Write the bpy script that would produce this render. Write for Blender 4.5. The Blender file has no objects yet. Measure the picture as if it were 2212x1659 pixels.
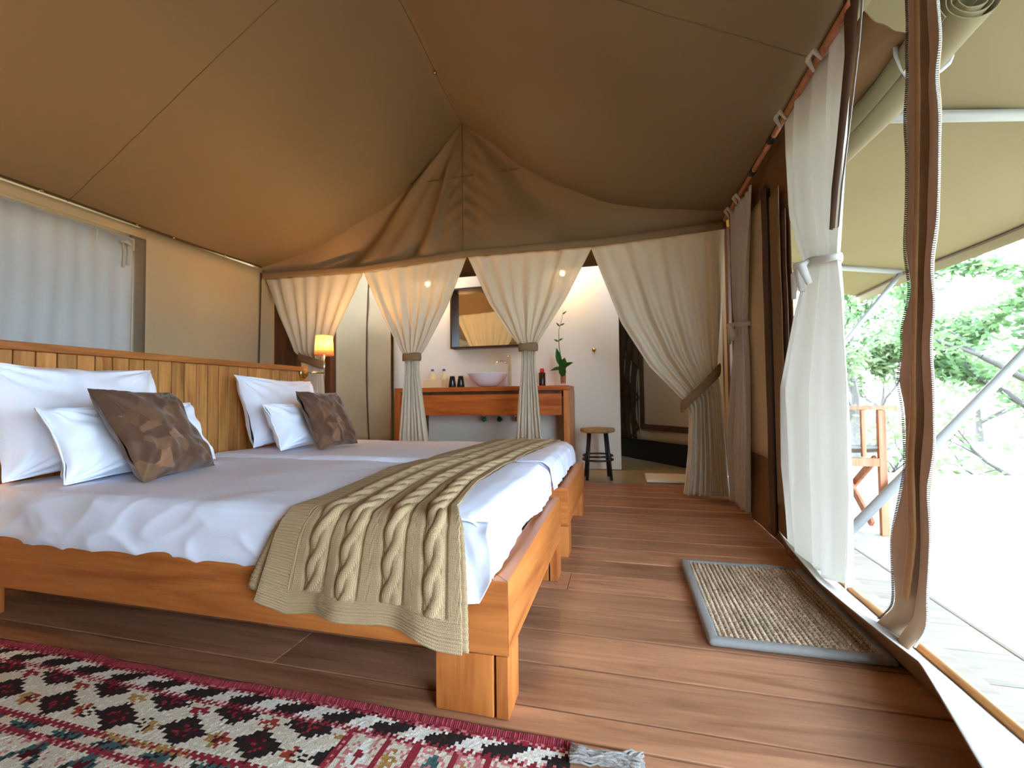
import bpy, bmesh, math, random
from mathutils import Vector, Matrix, noise
random.seed(7)
sc = bpy.context.scene
COL = sc.collection
PI = math.pi

# ---------------------------------------------------------------- camera
cam_data = bpy.data.cameras.new('camera')
cam = bpy.data.objects.new('camera', cam_data)
COL.objects.link(cam)
YAW, PIT, ROL = .24723, .029796, -.012103
fw = Vector((-math.sin(YAW) * math.cos(PIT), math.cos(YAW) * math.cos(PIT), math.sin(PIT)))
r0 = Vector((math.cos(YAW), math.sin(YAW), 0)); u0 = r0.cross(fw)
rt = math.cos(ROL) * r0 + math.sin(ROL) * u0; up = rt.cross(fw)
mw = Matrix((rt, up, -fw)).transposed().to_4x4(); mw.translation = Vector((0, 0, .75))
cam.matrix_world = mw
cam_data.sensor_width = 36
cam_data.lens = 945.25 / 2212 * 36
cam_data.clip_start = .02; cam_data.clip_end = 400
cam_data.dof.use_dof = True
cam_data.dof.focus_distance = 1.35
cam_data.dof.aperture_fstop = 4.0
sc.camera = cam

# ---------------------------------------------------------------- light
world = bpy.data.worlds.new('World'); sc.world = world
world.use_nodes = True
bg = world.node_tree.nodes['Background']
bg.inputs[0].default_value = (.58, .77, 1.0, 1)
bg.inputs[1].default_value = 6.0
sun_d = bpy.data.lights.new('sun', 'SUN'); sun_d.energy = 1.5; sun_d.angle = .3; sun_d.color = (1, .95, .86)
sun = bpy.data.objects.new('sun', sun_d); COL.objects.link(sun)
sun.rotation_euler = (math.radians(-28), math.radians(22), 0)
sc.view_settings.view_transform = 'Standard'
sc.view_settings.look = 'None'
sc.view_settings.gamma = 1.0
sc.view_settings.use_curve_mapping = False
sc.view_settings.exposure = 2.08
sc.cycles.max_bounces = 8
sc.cycles.diffuse_bounces = 5
sc.cycles.transparent_max_bounces = 12
sc.cycles.transmission_bounces = 6
sc.cycles.use_denoising = True
sc.cycles.caustics_reflective = False
sc.cycles.caustics_refractive = False
sc.cycles.sample_clamp_indirect = 6

# ---------------------------------------------------------------- helpers
def lin(r, g, b):
    f = lambda c: (c / 255 / 12.92) if c / 255 <= .04045 else ((c / 255 + .055) / 1.055) ** 2.4
    return (f(r), f(g), f(b), 1)

def newmat(name):
    m = bpy.data.materials.new(name); m.use_nodes = True
    nt = m.node_tree
    return m, nt, nt.nodes['Principled BSDF'], nt.nodes['Material Output']

def N(nt, t, **kw):
    n = nt.nodes.new(t)
    for k, v in kw.items(): setattr(n, k, v)
    return n

def plain(name, col, rough=.6, metal=0, spec=.4, var=.0, scale=20, bump=0, emit=None, estr=0):
    m, nt, b, out = newmat(name)
    b.inputs['Base Color'].default_value = col
    b.inputs['Roughness'].default_value = rough
    b.inputs['Metallic'].default_value = metal
    b.inputs['Specular IOR Level'].default_value = spec
    tc = N(nt, 'ShaderNodeTexCoord')
    nz = N(nt, 'ShaderNodeTexNoise'); nz.inputs['Scale'].default_value = scale; nz.inputs['Detail'].default_value = 4
    nt.links.new(tc.outputs['Object'], nz.inputs['Vector'])
    if var:
        hs = N(nt, 'ShaderNodeHueSaturation'); hs.inputs['Color'].default_value = col
        mr = N(nt, 'ShaderNodeMapRange'); mr.inputs['From Min'].default_value = .25; mr.inputs['From Max'].default_value = .75
        mr.inputs['To Min'].default_value = 1 - var; mr.inputs['To Max'].default_value = 1 + var
        nt.links.new(nz.outputs['Fac'], mr.inputs['Value']); nt.links.new(mr.outputs[0], hs.inputs['Value'])
        nt.links.new(hs.outputs[0], b.inputs['Base Color'])
    if bump:
        bp = N(nt, 'ShaderNodeBump'); bp.inputs['Strength'].default_value = bump; bp.inputs['Distance'].default_value = .01
        nt.links.new(nz.outputs['Fac'], bp.inputs['Height']); nt.links.new(bp.outputs[0], b.inputs['Normal'])
    if emit:
        b.inputs['Emission Color'].default_value = emit; b.inputs['Emission Strength'].default_value = estr
    return m

def wood(name, dark, light, axis='X', rough=.45, scale=1.0, vary=.18, bump=.12, knots=.0):
    m, nt, b, out = newmat(name)
    tc = N(nt, 'ShaderNodeTexCoord'); oi = N(nt, 'ShaderNodeObjectInfo')
    mul = N(nt, 'ShaderNodeVectorMath', operation='MULTIPLY_ADD')
    mul.inputs[1].default_value = (1, 1, 1)
    cmb = N(nt, 'ShaderNodeCombineXYZ')
    m7 = N(nt, 'ShaderNodeMath', operation='MULTIPLY'); m7.inputs[1].default_value = 37.0
    nt.links.new(oi.outputs['Random'], m7.inputs[0])
    for i in range(3): nt.links.new(m7.outputs[0], cmb.inputs[i])
    nt.links.new(tc.outputs['Object'], mul.inputs[0]); nt.links.new(cmb.outputs[0], mul.inputs[2])
    mp = N(nt, 'ShaderNodeMapping')
    s = {'X': (1.2, 14, 14), 'Y': (14, 1.2, 14), 'Z': (14, 14, 1.2)}[axis]
    mp.inputs['Scale'].default_value = tuple(v * scale for v in s)
    nt.links.new(mul.outputs[0], mp.inputs['Vector'])
    nz = N(nt, 'ShaderNodeTexNoise'); nz.inputs['Scale'].default_value = 1.3; nz.inputs['Detail'].default_value = 7
    nz.inputs['Roughness'].default_value = .62; nz.inputs['Distortion'].default_value = 1.1
    nt.links.new(mp.outputs[0], nz.inputs['Vector'])
    n2 = N(nt, 'ShaderNodeTexNoise'); n2.inputs['Scale'].default_value = 8; n2.inputs['Detail'].default_value = 3
    nt.links.new(mp.outputs[0], n2.inputs['Vector'])
    ramp = N(nt, 'ShaderNodeValToRGB')
    e = ramp.color_ramp.elements
    e[0].position = .28; e[0].color = dark; e[1].position = .72; e[1].color = light
    mid = e.new(.5); mid.color = tuple(dark[i] * .42 + light[i] * .58 for i in range(4))
    nt.links.new(nz.outputs['Fac'], ramp.inputs[0])
    hs = N(nt, 'ShaderNodeHueSaturation')
    mr = N(nt, 'ShaderNodeMapRange'); mr.inputs['To Min'].default_value = 1 - vary; mr.inputs['To Max'].default_value = 1 + vary
    nt.links.new(oi.outputs['Random'], mr.inputs['Value'])
    m3 = N(nt, 'ShaderNodeMapRange'); m3.inputs['From Min'].default_value = .3; m3.inputs['From Max'].default_value = .7
    m3.inputs['To Min'].default_value = .9; m3.inputs['To Max'].default_value = 1.08
    nt.links.new(n2.outputs['Fac'], m3.inputs['Value'])
    mm = N(nt, 'ShaderNodeMath', operation='MULTIPLY')
    nt.links.new(mr.outputs[0], mm.inputs[0]); nt.links.new(m3.outputs[0], mm.inputs[1])
    nt.links.new(mm.outputs[0], hs.inputs['Value']); nt.links.new(ramp.outputs[0], hs.inputs['Color'])
    nt.links.new(hs.outputs[0], b.inputs['Base Color'])
    b.inputs['Roughness'].default_value = rough; b.inputs['Specular IOR Level'].default_value = .35
    bp = N(nt, 'ShaderNodeBump'); bp.inputs['Strength'].default_value = bump; bp.inputs['Distance'].default_value = .004
    nt.links.new(nz.outputs['Fac'], bp.inputs['Height']); nt.links.new(bp.outputs[0], b.inputs['Normal'])
    return m

def cloth(name, col, trans=.25, transp=0, rough=.85, var=.05, scale=6, spec=.15, bump=.0, bscale=300, tcol=None):
    """woven fabric: diffuse face, light passing through, optional open weave"""
    m, nt, b, out = newmat(name)
    b.inputs['Base Color'].default_value = col; b.inputs['Roughness'].default_value = rough
    b.inputs['Specular IOR Level'].default_value = spec
    tc = N(nt, 'ShaderNodeTexCoord')
    nz = N(nt, 'ShaderNodeTexNoise'); nz.inputs['Scale'].default_value = scale; nz.inputs['Detail'].default_value = 4
    nt.links.new(tc.outputs['Object'], nz.inputs['Vector'])
    hs = N(nt, 'ShaderNodeHueSaturation'); hs.inputs['Color'].default_value = col
    mr = N(nt, 'ShaderNodeMapRange'); mr.inputs['From Min'].default_value = .3; mr.inputs['From Max'].default_value = .7
    mr.inputs['To Min'].default_value = 1 - var; mr.inputs['To Max'].default_value = 1 + var
    nt.links.new(nz.outputs['Fac'], mr.inputs['Value']); nt.links.new(mr.outputs[0], hs.inputs['Value'])
    nt.links.new(hs.outputs[0], b.inputs['Base Color'])
    if bump:
        nb = N(nt, 'ShaderNodeTexNoise'); nb.inputs['Scale'].default_value = bscale; nb.inputs['Detail'].default_value = 2
        nt.links.new(tc.outputs['Object'], nb.inputs['Vector'])
        bp = N(nt, 'ShaderNodeBump'); bp.inputs['Strength'].default_value = bump; bp.inputs['Distance'].default_value = .004
        nt.links.new(nb.outputs['Fac'], bp.inputs['Height']); nt.links.new(bp.outputs[0], b.inputs['Normal'])
    last = b.outputs[0]
    if trans:
        t = N(nt, 'ShaderNodeBsdfTranslucent'); t.inputs[0].default_value = tcol or col
        mx = N(nt, 'ShaderNodeMixShader'); mx.inputs[0].default_value = trans
        nt.links.new(last, mx.inputs[1]); nt.links.new(t.outputs[0], mx.inputs[2]); last = mx.outputs[0]
    if transp:
        t = N(nt, 'ShaderNodeBsdfTransparent'); mx = N(nt, 'ShaderNodeMixShader'); mx.inputs[0].default_value = transp
        nt.links.new(last, mx.inputs[1]); nt.links.new(t.outputs[0], mx.inputs[2]); last = mx.outputs[0]
    nt.links.new(last, out.inputs[0])
    return m

def attrmat(name, rough=.95, bump=.3, bscale=400):
    m, nt, b, out = newmat(name)
    a = N(nt, 'ShaderNodeAttribute'); a.attribute_name = 'dye'
    tc = N(nt, 'ShaderNodeTexCoord')
    nz = N(nt, 'ShaderNodeTexNoise'); nz.inputs['Scale'].default_value = bscale; nz.inputs['Detail'].default_value = 3
    nt.links.new(tc.outputs['Object'], nz.inputs['Vector'])
    hs = N(nt, 'ShaderNodeHueSaturation')
    mr = N(nt, 'ShaderNodeMapRange'); mr.inputs['From Min'].default_value = .3; mr.inputs['From Max'].default_value = .7
    mr.inputs['To Min'].default_value = .65; mr.inputs['To Max'].default_value = 1.3
    nt.links.new(nz.outputs['Fac'], mr.inputs['Value']); nt.links.new(mr.outputs[0], hs.inputs['Value'])
    nt.links.new(a.outputs['Color'], hs.inputs['Color']); nt.links.new(hs.outputs[0], b.inputs['Base Color'])
    b.inputs['Roughness'].default_value = rough; b.inputs['Specular IOR Level'].default_value = .1
    bp = N(nt, 'ShaderNodeBump'); bp.inputs['Strength'].default_value = bump; bp.inputs['Distance'].default_value = .004
    nt.links.new(nz.outputs['Fac'], bp.inputs['Height']); nt.links.new(bp.outputs[0], b.inputs['Normal'])
    return m

WORLD = {}
def wl(o): return WORLD.get(o.name, Vector((0, 0, 0))) if o else Vector((0, 0, 0))

def place(o, w, parent):
    COL.objects.link(o)
    w = Vector(w); WORLD[o.name] = w
    if parent: o.parent = parent
    o.location = w - wl(parent)

def tag(o, label=None, cat=None, group=None, kind=None):
    if label: o['label'] = label
    if cat: o['category'] = cat
    if group: o['group'] = group
    if kind: o['kind'] = kind
    return o

def empty(name, loc, label=None, cat=None, group=None, kind=None):
    o = bpy.data.objects.new(name, None); o.empty_display_size = .1
    place(o, loc, None)
    return tag(o, label, cat, group, kind)

def mk(name, verts, faces, mat, parent=None, smooth=True, uv=None, solid=0, origin=None, off=0):
    vs = [Vector(v) for v in verts]
    if origin is None:
        mn = Vector([min(v[i] for v in vs) for i in range(3)]); mx = Vector([max(v[i] for v in vs) for i in range(3)])
        origin = Vector(((mn.x + mx.x) / 2, (mn.y + mx.y) / 2, mn.z))
    origin = Vector(origin)
    me = bpy.data.meshes.new(name)
    me.from_pydata([v - origin for v in vs], [], faces)
    if uv is not None:
        l = me.uv_layers.new(name='UVMap')
        li = 0
        for f in faces:
            for vi in f:
                l.data[li].uv = uv[vi]; li += 1
    if smooth: me.polygons.foreach_set('use_smooth', [True] * len(me.polygons))
    me.materials.append(mat); me.update()
    o = bpy.data.objects.new(name, me)
    place(o, origin, parent)
    if solid:
        md = o.modifiers.new('thickness', 'SOLIDIFY'); md.thickness = solid; md.offset = off
    return o

def grid(fn, ns, nt, close=False):
    v, f, uv = [], [], []
    for j in range(nt + 1):
        for i in range(ns + 1):
            s, t = i / ns, j / nt
            v.append(fn(s, t)); uv.append((s, t))
    for j in range(nt):
        for i in range(ns):
            a = j * (ns + 1) + i
            f.append((a, a + 1, a + ns + 2, a + ns + 1))
    return v, f, uv

def surf(name, fn, ns, nt, mat, parent=None, solid=0, smooth=True, off=0):
    v, f, uv = grid(fn, ns, nt)
    return mk(name, v, f, mat, parent, smooth, uv, solid, off=off)

def bevel_box_mesh(s, bev, seg=2):
    bm = bmesh.new(); bmesh.ops.create_cube(bm, size=1)
    bmesh.ops.scale(bm, vec=s, verts=bm.verts)
    if bev:
        bmesh.ops.bevel(bm, geom=bm.edges[:], offset=min(bev, min(s) * .45), segments=seg, profile=.6, affect='EDGES')
    return bm

def box(name, c, s, mat, parent=None, bev=.004, rot=(0, 0, 0), mesh=None):
    if mesh is None:
        bm = bevel_box_mesh(s, bev, 1 if bev < .003 else 2)
        mesh = bpy.data.meshes.new(name); bm.to_mesh(mesh); bm.free()
        mesh.materials.append(mat)
    o = bpy.data.objects.new(name, mesh)
    place(o, c, parent); o.rotation_euler = rot
    return o

def bar(name, a, b, w, h, mat, parent=None, bev=.003):
    """a squared bar from a to b"""
    a, b = Vector(a), Vector(b); d = b - a
    bm = bevel_box_mesh((d.length, w, h), bev, 1)
    q = d.to_track_quat('X', 'Z').to_matrix().to_4x4()
    bmesh.ops.transform(bm, matrix=q, verts=bm.verts)
    me = bpy.data.meshes.new(name); bm.to_mesh(me); bm.free(); me.materials.append(mat)
    o = bpy.data.objects.new(name, me); place(o, (a + b) / 2, parent)
    return o

def tube_geo(pts, r, n=10, caps=True, start=0):
    pts = [Vector(p) for p in pts]
    rs = r if isinstance(r, (list, tuple)) else [r] * len(pts)
    v, f = [], []
    t0 = (pts[1] - pts[0]).normalized()
    nrm = t0.orthogonal().normalized()
    for i, p in enumerate(pts):
        t = (pts[min(i + 1, len(pts) - 1)] - pts[max(i - 1, 0)])
        t = t.normalized() if t.length > 1e-9 else t0
        nrm = (nrm - t * nrm.dot(t))
        nrm = nrm.normalized() if nrm.length > 1e-6 else t.orthogonal().normalized()
        bn = t.cross(nrm)
        for k in range(n):
            a = 2 * PI * k / n
            v.append(p + (nrm * math.cos(a) + bn * math.sin(a)) * rs[i])
    for i in range(len(pts) - 1):
        for k in range(n):
            a = i * n + k; b = i * n + (k + 1) % n
            f.append((start + a, start + b, start + b + n, start + a + n))
    if caps:
        f.append(tuple(start + k for k in reversed(range(n))))
        f.append(tuple(start + (len(pts) - 1) * n + k for k in range(n)))
    return v, f

def tube(name, pts, r, mat, parent=None, n=12):
    v, f = tube_geo(pts, r, n)
    return mk(name, v, f, mat, parent)

def lathe(name, prof, c, mat, parent=None, n=28, axis='Z', smooth=True):
    v, f = [], []
    for (r, h) in prof:
        for k in range(n):
            a = 2 * PI * k / n
            p = {'Z': (r * math.cos(a), r * math.sin(a), h), 'Y': (r * math.cos(a), h, r * math.sin(a)), 'X': (h, r * math.cos(a), r * math.sin(a))}[axis]
            v.append((c[0] + p[0], c[1] + p[1], c[2] + p[2]))
    for i in range(len(prof) - 1):
        for k in range(n):
            f.append((i * n + k, i * n + (k + 1) % n, (i + 1) * n + (k + 1) % n, (i + 1) * n + k))
    if prof[0][0] > 1e-5: f.append(tuple(reversed(range(n))))
    if prof[-1][0] > 1e-5: f.append(tuple((len(prof) - 1) * n + k for k in range(n)))
    return mk(name, v, f, mat, parent, smooth)

def lerp(a, b, t): return a + (b - a) * t
def sstep(a, b, x):
    t = max(0, min(1, (x - a) / (b - a))); return t * t * (3 - 2 * t)
def itab(tab, x):
    if x <= tab[0][0]: return tab[0][1]
    for (a, b), (c, d) in zip(tab, tab[1:]):
        if x <= c:
            return b + (d - b) * (x - a) / (c - a)
    return tab[-1][1]
def fnz(x, y=0, z=0): return noise.noise(Vector((x, y, z)))

def rounded_box(name, mn, mx, r, div, mat, parent=None, disp=None):
    mn, mx = Vector(mn), Vector(mx); c = (mn + mx) / 2; h = (mx - mn) / 2
    V, F, idx = [], [], {}
    def vid(p):
        k = (round(p[0], 5), round(p[1], 5), round(p[2], 5))
        if k not in idx:
            q = Vector([max(-(h[i] - r), min(h[i] - r, p[i])) for i in range(3)])
            d = Vector(p) - q
            # map cube shell onto round edges
            if d.length > 1e-9:
                n = d.normalized(); w = q + n * r
            else: n = Vector((0, 0, 1)); w = Vector(p)
            w = c + w
            if disp: w = disp(w, n)
            idx[k] = len(V); V.append(w)
        return idx[k]
    def lin_n(n, hh):
        # denser samples near the ends
        return [math.sin((i / n - .5) * PI) * hh * .35 + (2 * i / n - 1) * hh * .65 for i in range(n + 1)]
    for ax in range(3):
        a, b = (ax + 1) % 3, (ax + 2) % 3
        A, B = lin_n(div[a], h[a]), lin_n(div[b], h[b])
        for sgn in (-1, 1):
            for i in range(div[a]):
                for j in range(div[b]):
                    q = []
                    for (ii, jj) in ((i, j), (i + 1, j), (i + 1, j + 1), (i, j + 1)):
                        p = [0, 0, 0]; p[ax] = sgn * h[ax]; p[a] = A[ii]; p[b] = B[jj]; q.append(vid(p))
                    F.append(tuple(q if sgn > 0 else q[::-1]))
    return mk(name, V, F, mat, parent)

def pillow(name, BL, BR, TR, TL, thick, mat, parent=None, n=48, seed=0, wr=.012, pinch=.10, piping=None):
    BL, BR, TR, TL = map(Vector, (BL, BR, TR, TL))
    nrm = ((BR - BL).cross(TL - BL)).normalized()
    V, F = [], []
    def pt(a, b, side):
        # a,b in -1..1
        ea = a * (1 - pinch * (1 - b * b) * abs(a) ** 3 * .8); eb = b * (1 - pinch * (1 - a * a) * abs(b) ** 3 * .8)
        s, t = (ea + 1) / 2, (eb + 1) / 2
        p = (BL * (1 - s) + BR * s) * (1 - t) + (TL * (1 - s) + TR * s) * t
        prof = max(0, (1 - a ** 4)) ** .6 * max(0, (1 - b ** 4)) ** .6
        sag = 1 + .25 * (-b) * (1 - b * b)
        d = thick / 2 * prof * sag
        w = wr * prof ** .5 * (fnz(a * 2.2 + seed, b * 2.2, side * 3) * .9 + fnz(a * 5 + seed, b * 3 + 7, side) * .45)
        ca, cb = (1 if a > 0 else -1), (1 if b > 0 else -1)
        ang = math.atan2(b * 1.3 - cb * 1.3, a - ca); dd = math.hypot(a - ca, b - cb)
        w += wr * .55 * math.sin(ang * 15 + seed + 2 * fnz(a * 2, b * 2, seed)) * math.exp(-(dd / .75) ** 2) * min(1, dd * 4)
        edge = .012 * fnz(a * 3 + seed * 3, b * 3, 9) * (1 - prof)
        return p + nrm * (side * (d + w * 1.2) + edge)
    for side in (1, -1):
        base = len(V)
        for j in range(n + 1):
            for i in range(n + 1):
                a, b = -math.cos(PI * i / n), -math.cos(PI * j / n)
                a = lerp(a, 2 * i / n - 1, .4); b = lerp(b, 2 * j / n - 1, .4)
                V.append(pt(a, b, side))
        for j in range(n):
            for i in range(n):
                q = base + j * (n + 1) + i
                ff = (q, q + 1, q + n + 2, q + n + 1)
                F.append(ff if side > 0 else ff[::-1])
    o = mk(name, V, F, mat, parent)
    bm = bmesh.new(); bm.from_mesh(o.data); bmesh.ops.remove_doubles(bm, verts=bm.verts, dist=.0006); bm.to_mesh(o.data); bm.free()
    o.data.polygons.foreach_set('use_smooth', [True] * len(o.data.polygons))
    if piping:
        pts = []
        m = 16
        for (a0, b0, a1, b1) in ((-1, -1, 1, -1), (1, -1, 1, 1), (1, 1, -1, 1), (-1, 1, -1, -1)):
            for k in range(m): pts.append(pt(lerp(a0, a1, k / m), lerp(b0, b1, k / m), 0))
        pts.append(pts[0])
        tube('piping', pts, .0035, piping, o, 6)
    return o

def drape(name, rows, mat, parent=None, folds=9, ns=120, nt=90, seed=0, solid=.0016, hard=1.6):
    """hanging cloth; rows = [(t, L, R, amp, squeeze)], top to bottom"""
    rows = [(t, Vector(L), Vector(R), a) for (t, L, R, a) in rows]
    ph = [random.random() * 6 for _ in range(4)]
    def row(t):
        for (r1, r2) in zip(rows, rows[1:]):
            if t <= r2[0] + 1e-9:
                k = (t - r1[0]) / (r2[0] - r1[0])
                return r1[1].lerp(r2[1], k), r1[2].lerp(r2[2], k), lerp(r1[3], r2[3], k)
        return rows[-1][1:]
    def fn(s, t):
        L, R, a = row(t)
        d = R - L; n = Vector((-d.y, d.x, 0))
        n = n.normalized() if n.length > 1e-6 else Vector((0, -1, 0))
        sw = s + .018 * math.sin(2 * PI * s * 2 + ph[0] + t) + .012 * fnz(s * 4 + seed, t * 1.2)
        sw = lerp(s, sw, min(1, 8 * s * (1 - s)))
        w = math.sin(2 * PI * folds * sw + ph[1] + .8 * fnz(s * 3, t * 1.5 + seed))
        w = math.copysign(abs(w) ** .8, w)
        w += .45 * math.sin(2 * PI * folds * .53 * sw + ph[2] + t * 1.2)
        w *= .55 + .75 * abs(fnz(s * 5 + seed * 2, t * .8)) * 2
        p = L + d * sw + n * (a * w)
        p += n * .006 * fnz(s * 6 + seed, t * 5, 3)
        return p
    v, f, uv = grid(fn, ns, nt)
    return mk(name, v, f, mat, parent, True, uv, solid)

def hoop(name, c, rx, ry, h, mat, parent=None, tilt=(0, 0), n=36):
    """cloth band wrapped round a bundle"""
    V, F = [], []
    for j, (rr, z) in enumerate(((1, -h / 2), (1.04, -h / 4), (1.05, 0), (1.04, h / 4), (1, h / 2))):
        for k in range(n):
            a = 2 * PI * k / n
            x, y = rx * rr * math.cos(a), ry * rr * math.sin(a)
            V.append((c[0] + x, c[1] + y, c[2] + z + tilt[0] * x + tilt[1] * y + .003 * math.sin(3 * a + j)))
    for j in range(4):
        for k in range(n):
            F.append((j * n + k, j * n + (k + 1) % n, (j + 1) * n + (k + 1) % n, (j + 1) * n + k))
    return mk(name, V, F, mat, parent, True, None, .003)

# ---------------------------------------------------------------- materials
M = {}
M['floor'] = wood('floorboard wood', lin(124, 76, 50), lin(192, 138, 102), 'X', .38, .9, .24, .15)
M['deck'] = plain('pale terrace screed', lin(158, 148, 132), .8, var=.05, scale=3, bump=.1)
M['sill'] = cloth('off white sill canvas', lin(164, 156, 144), 0, 0, .85, .03, 8)
M['zipflap'] = cloth('brown flap canvas', lin(190, 160, 132), .04, 0, .8, .08, 10)
M['deckwood'] = wood('bleached deck wood', lin(138, 127, 112), lin(162, 150, 134), 'X', .7, .9, .06)
M['bed'] = wood('orange bed wood', lin(140, 68, 24), lin(208, 126, 60), 'X', .42, .8, .06, .06)
M['bedy'] = wood('orange bed wood cross', lin(140, 68, 24), lin(208, 126, 60), 'Y', .42, .8, .06, .06)
M['bedz'] = wood('orange bed wood upright', lin(140, 68, 24), lin(208, 126, 60), 'Z', .42, .8, .08, .06)
M['slat'] = wood('headboard slat wood', lin(146, 90, 40), lin(208, 148, 82), 'Z', .42, .9, .16, .08)
M['cap'] = wood('headboard cap wood', lin(134, 74, 30), lin(190, 122, 62), 'Y', .4, .9, .05, .06)
M['darkwood'] = wood('dark post wood', lin(58, 30, 14), lin(112, 66, 36), 'Z', .5, .7, .1)
M['vanity'] = wood('vanity wood', lin(150, 66, 18), lin(212, 116, 50), 'X', .4, .7, .08, .05)
M['vanityz'] = wood('vanity upright wood', lin(160, 82, 28), lin(220, 140, 72), 'Z', .4, .7, .08, .05)
M['chair'] = wood('teak chair wood', lin(150, 86, 52), lin(204, 138, 98), 'Z', .5, 1, .06)
M['rod'] = wood('varnished rod', lin(150, 92, 40), lin(206, 146, 84), 'Y', .35, 1, .03)
M['sheet'] = cloth('white cotton sheet', lin(238, 241, 255), 0, 0, .75, .015, 3, .2, .12, 180)
def creases(m, sc_, st, dist):
    nt = m.node_tree; b = nt.nodes['Principled BSDF']; tc = N(nt, 'ShaderNodeTexCoord')
    old = b.inputs['Normal'].links[0].from_socket
    mp = N(nt, 'ShaderNodeMapping'); mp.inputs['Rotation'].default_value = (.3, .5, .6); mp.inputs['Scale'].default_value = (1, 1.9, 1.3)
    nz = N(nt, 'ShaderNodeTexNoise'); nz.noise_type = 'RIDGED_MULTIFRACTAL'; nz.inputs['Scale'].default_value = sc_; nz.inputs['Detail'].default_value = 3; nz.inputs['Distortion'].default_value = .8
    nt.links.new(tc.outputs['Object'], mp.inputs[0]); nt.links.new(mp.outputs[0], nz.inputs['Vector'])
    bp = N(nt, 'ShaderNodeBump'); bp.inputs['Strength'].default_value = st; bp.inputs['Distance'].default_value = dist
    nt.links.new(nz.outputs['Fac'], bp.inputs['Height']); nt.links.new(old, bp.inputs['Normal']); nt.links.new(bp.outputs[0], b.inputs['Normal'])
creases(M['sheet'], 6.5, .22, .010)
M['pillow'] = cloth('white pillow cotton', lin(238, 241, 250), 0, 0, .75, .01, 3, .2, .08, 180)
creases(M['pillow'], 4.0, .22, .012)
M['piping'] = plain('white piping', lin(240, 241, 246), .7)
M['roof'] = cloth('brown roof canvas', lin(136, 114, 84), .04, 0, .55, .04, 1.2, .35, .03, 500, lin(180, 150, 112))
M['gable'] = cloth('brown gable canvas', lin(146, 116, 82), .04, 0, .6, .04, 1.2, .3, .03, 500, lin(180, 130, 80))
M['seam'] = plain('dark seam', lin(112, 88, 60), .8)
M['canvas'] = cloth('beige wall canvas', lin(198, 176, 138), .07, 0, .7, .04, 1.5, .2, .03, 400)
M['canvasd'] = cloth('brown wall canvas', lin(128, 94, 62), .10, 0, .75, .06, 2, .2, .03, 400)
M['trim'] = plain('dark brown webbing', lin(84, 58, 40), .8, var=.1, scale=30)
M['strip'] = plain('grey brown webbing', lin(122, 108, 88), .8, var=.06, scale=20)
M['curtain'] = cloth('cream cotton curtain', lin(234, 226, 206), .36, .15, .85, .02, 4, .1, 0)
M['curtainw'] = cloth('white cotton curtain', lin(232, 228, 220), .42, .0, .85, .02, 4, .1, 0)
M['tie'] = cloth('brown tieback cloth', lin(142, 112, 80), .05, 0, .85, .05, 30)
M['gauze'] = cloth('white window gauze', lin(206, 208, 204), .06, .01, .9, .03, 2, .1, 0)
M['gauzehem'] = cloth('white gauze hem', lin(222, 218, 204), .25, 0, .9, .03, 2, .1, 0)
M['canopy'] = cloth('tan canopy canvas', lin(130, 117, 90), .06, 0, .8, .04, 1.0, .15, 0, 300, lin(190, 180, 140))
M['plaster'] = plain('cream plaster', lin(222, 214, 196), .8, var=.02, scale=4)
M['bathfloor'] = plain('yellow screed', lin(176, 158, 116), .35, var=.06, scale=5)
M['black'] = plain('black', lin(20, 18, 17), .5)
M['blackm'] = plain('black painted steel', lin(24, 24, 25), .35)
M['chrome'] = plain('chrome', lin(225, 225, 228), .12, 1)
M['brass'] = plain('brushed brass', lin(206, 176, 120), .25, 1)
M['ceramic'] = plain('white ceramic', lin(236, 236, 238), .12, 0, .5)
M['mirror'] = plain('mirror', lin(240, 240, 240), .02, 1)
M['frame'] = wood('dark frame wood', lin(34, 22, 16), lin(66, 44, 32), 'Z', .4)
M['whitepole'] = plain('white painted pole', lin(160, 162, 162), .4)
M['jutegrey'] = plain('grey webbing', lin(134, 130, 124), .85, var=.08, scale=150, bump=.2)
M['seat'] = cloth('grey seat canvas', lin(150, 146, 138), .2)
M['stoolseat'] = wood('stool seat wood', lin(120, 90, 48), lin(176, 142, 90), 'X', .5)
M['cord'] = plain('tan cord', lin(168, 124, 80), .8, var=.1, scale=40)
M['zip'] = plain('white zipper', lin(176, 174, 170), .5)
M['towel'] = cloth('white towel', lin(240, 236, 226), 0, 0, .9, .02, 30, .1, .4, 200)
M['dirt'] = plain('dry grass ground', lin(126, 118, 88), .95, var=.12, scale=.6)
M['leafA'] = cloth('green leaf', lin(96, 118, 82), .4, 0, .6, .3, 1.2, .2, 0, 300, lin(124, 152, 94))
M['leafB'] = cloth('pale green leaf', lin(104, 116, 84), .4, 0, .6, .3, 1.2, .2, 0, 300, lin(126, 146, 96))
M['bark'] = plain('grey bark', lin(78, 72, 66), .9, var=.2, scale=12, bump=.4)
M['plant'] = cloth('vase leaf', lin(58, 104, 40), .25, 0, .45, .15, 30)
M['darkmesh'] = cloth('dark mesh cloth', lin(70, 54, 38), .1)

# ================================================================ SETTING
XL, XR, YD, XC = -3.31, .775, 3.42, -1.27      # tent sides, divider, ridge

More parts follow.
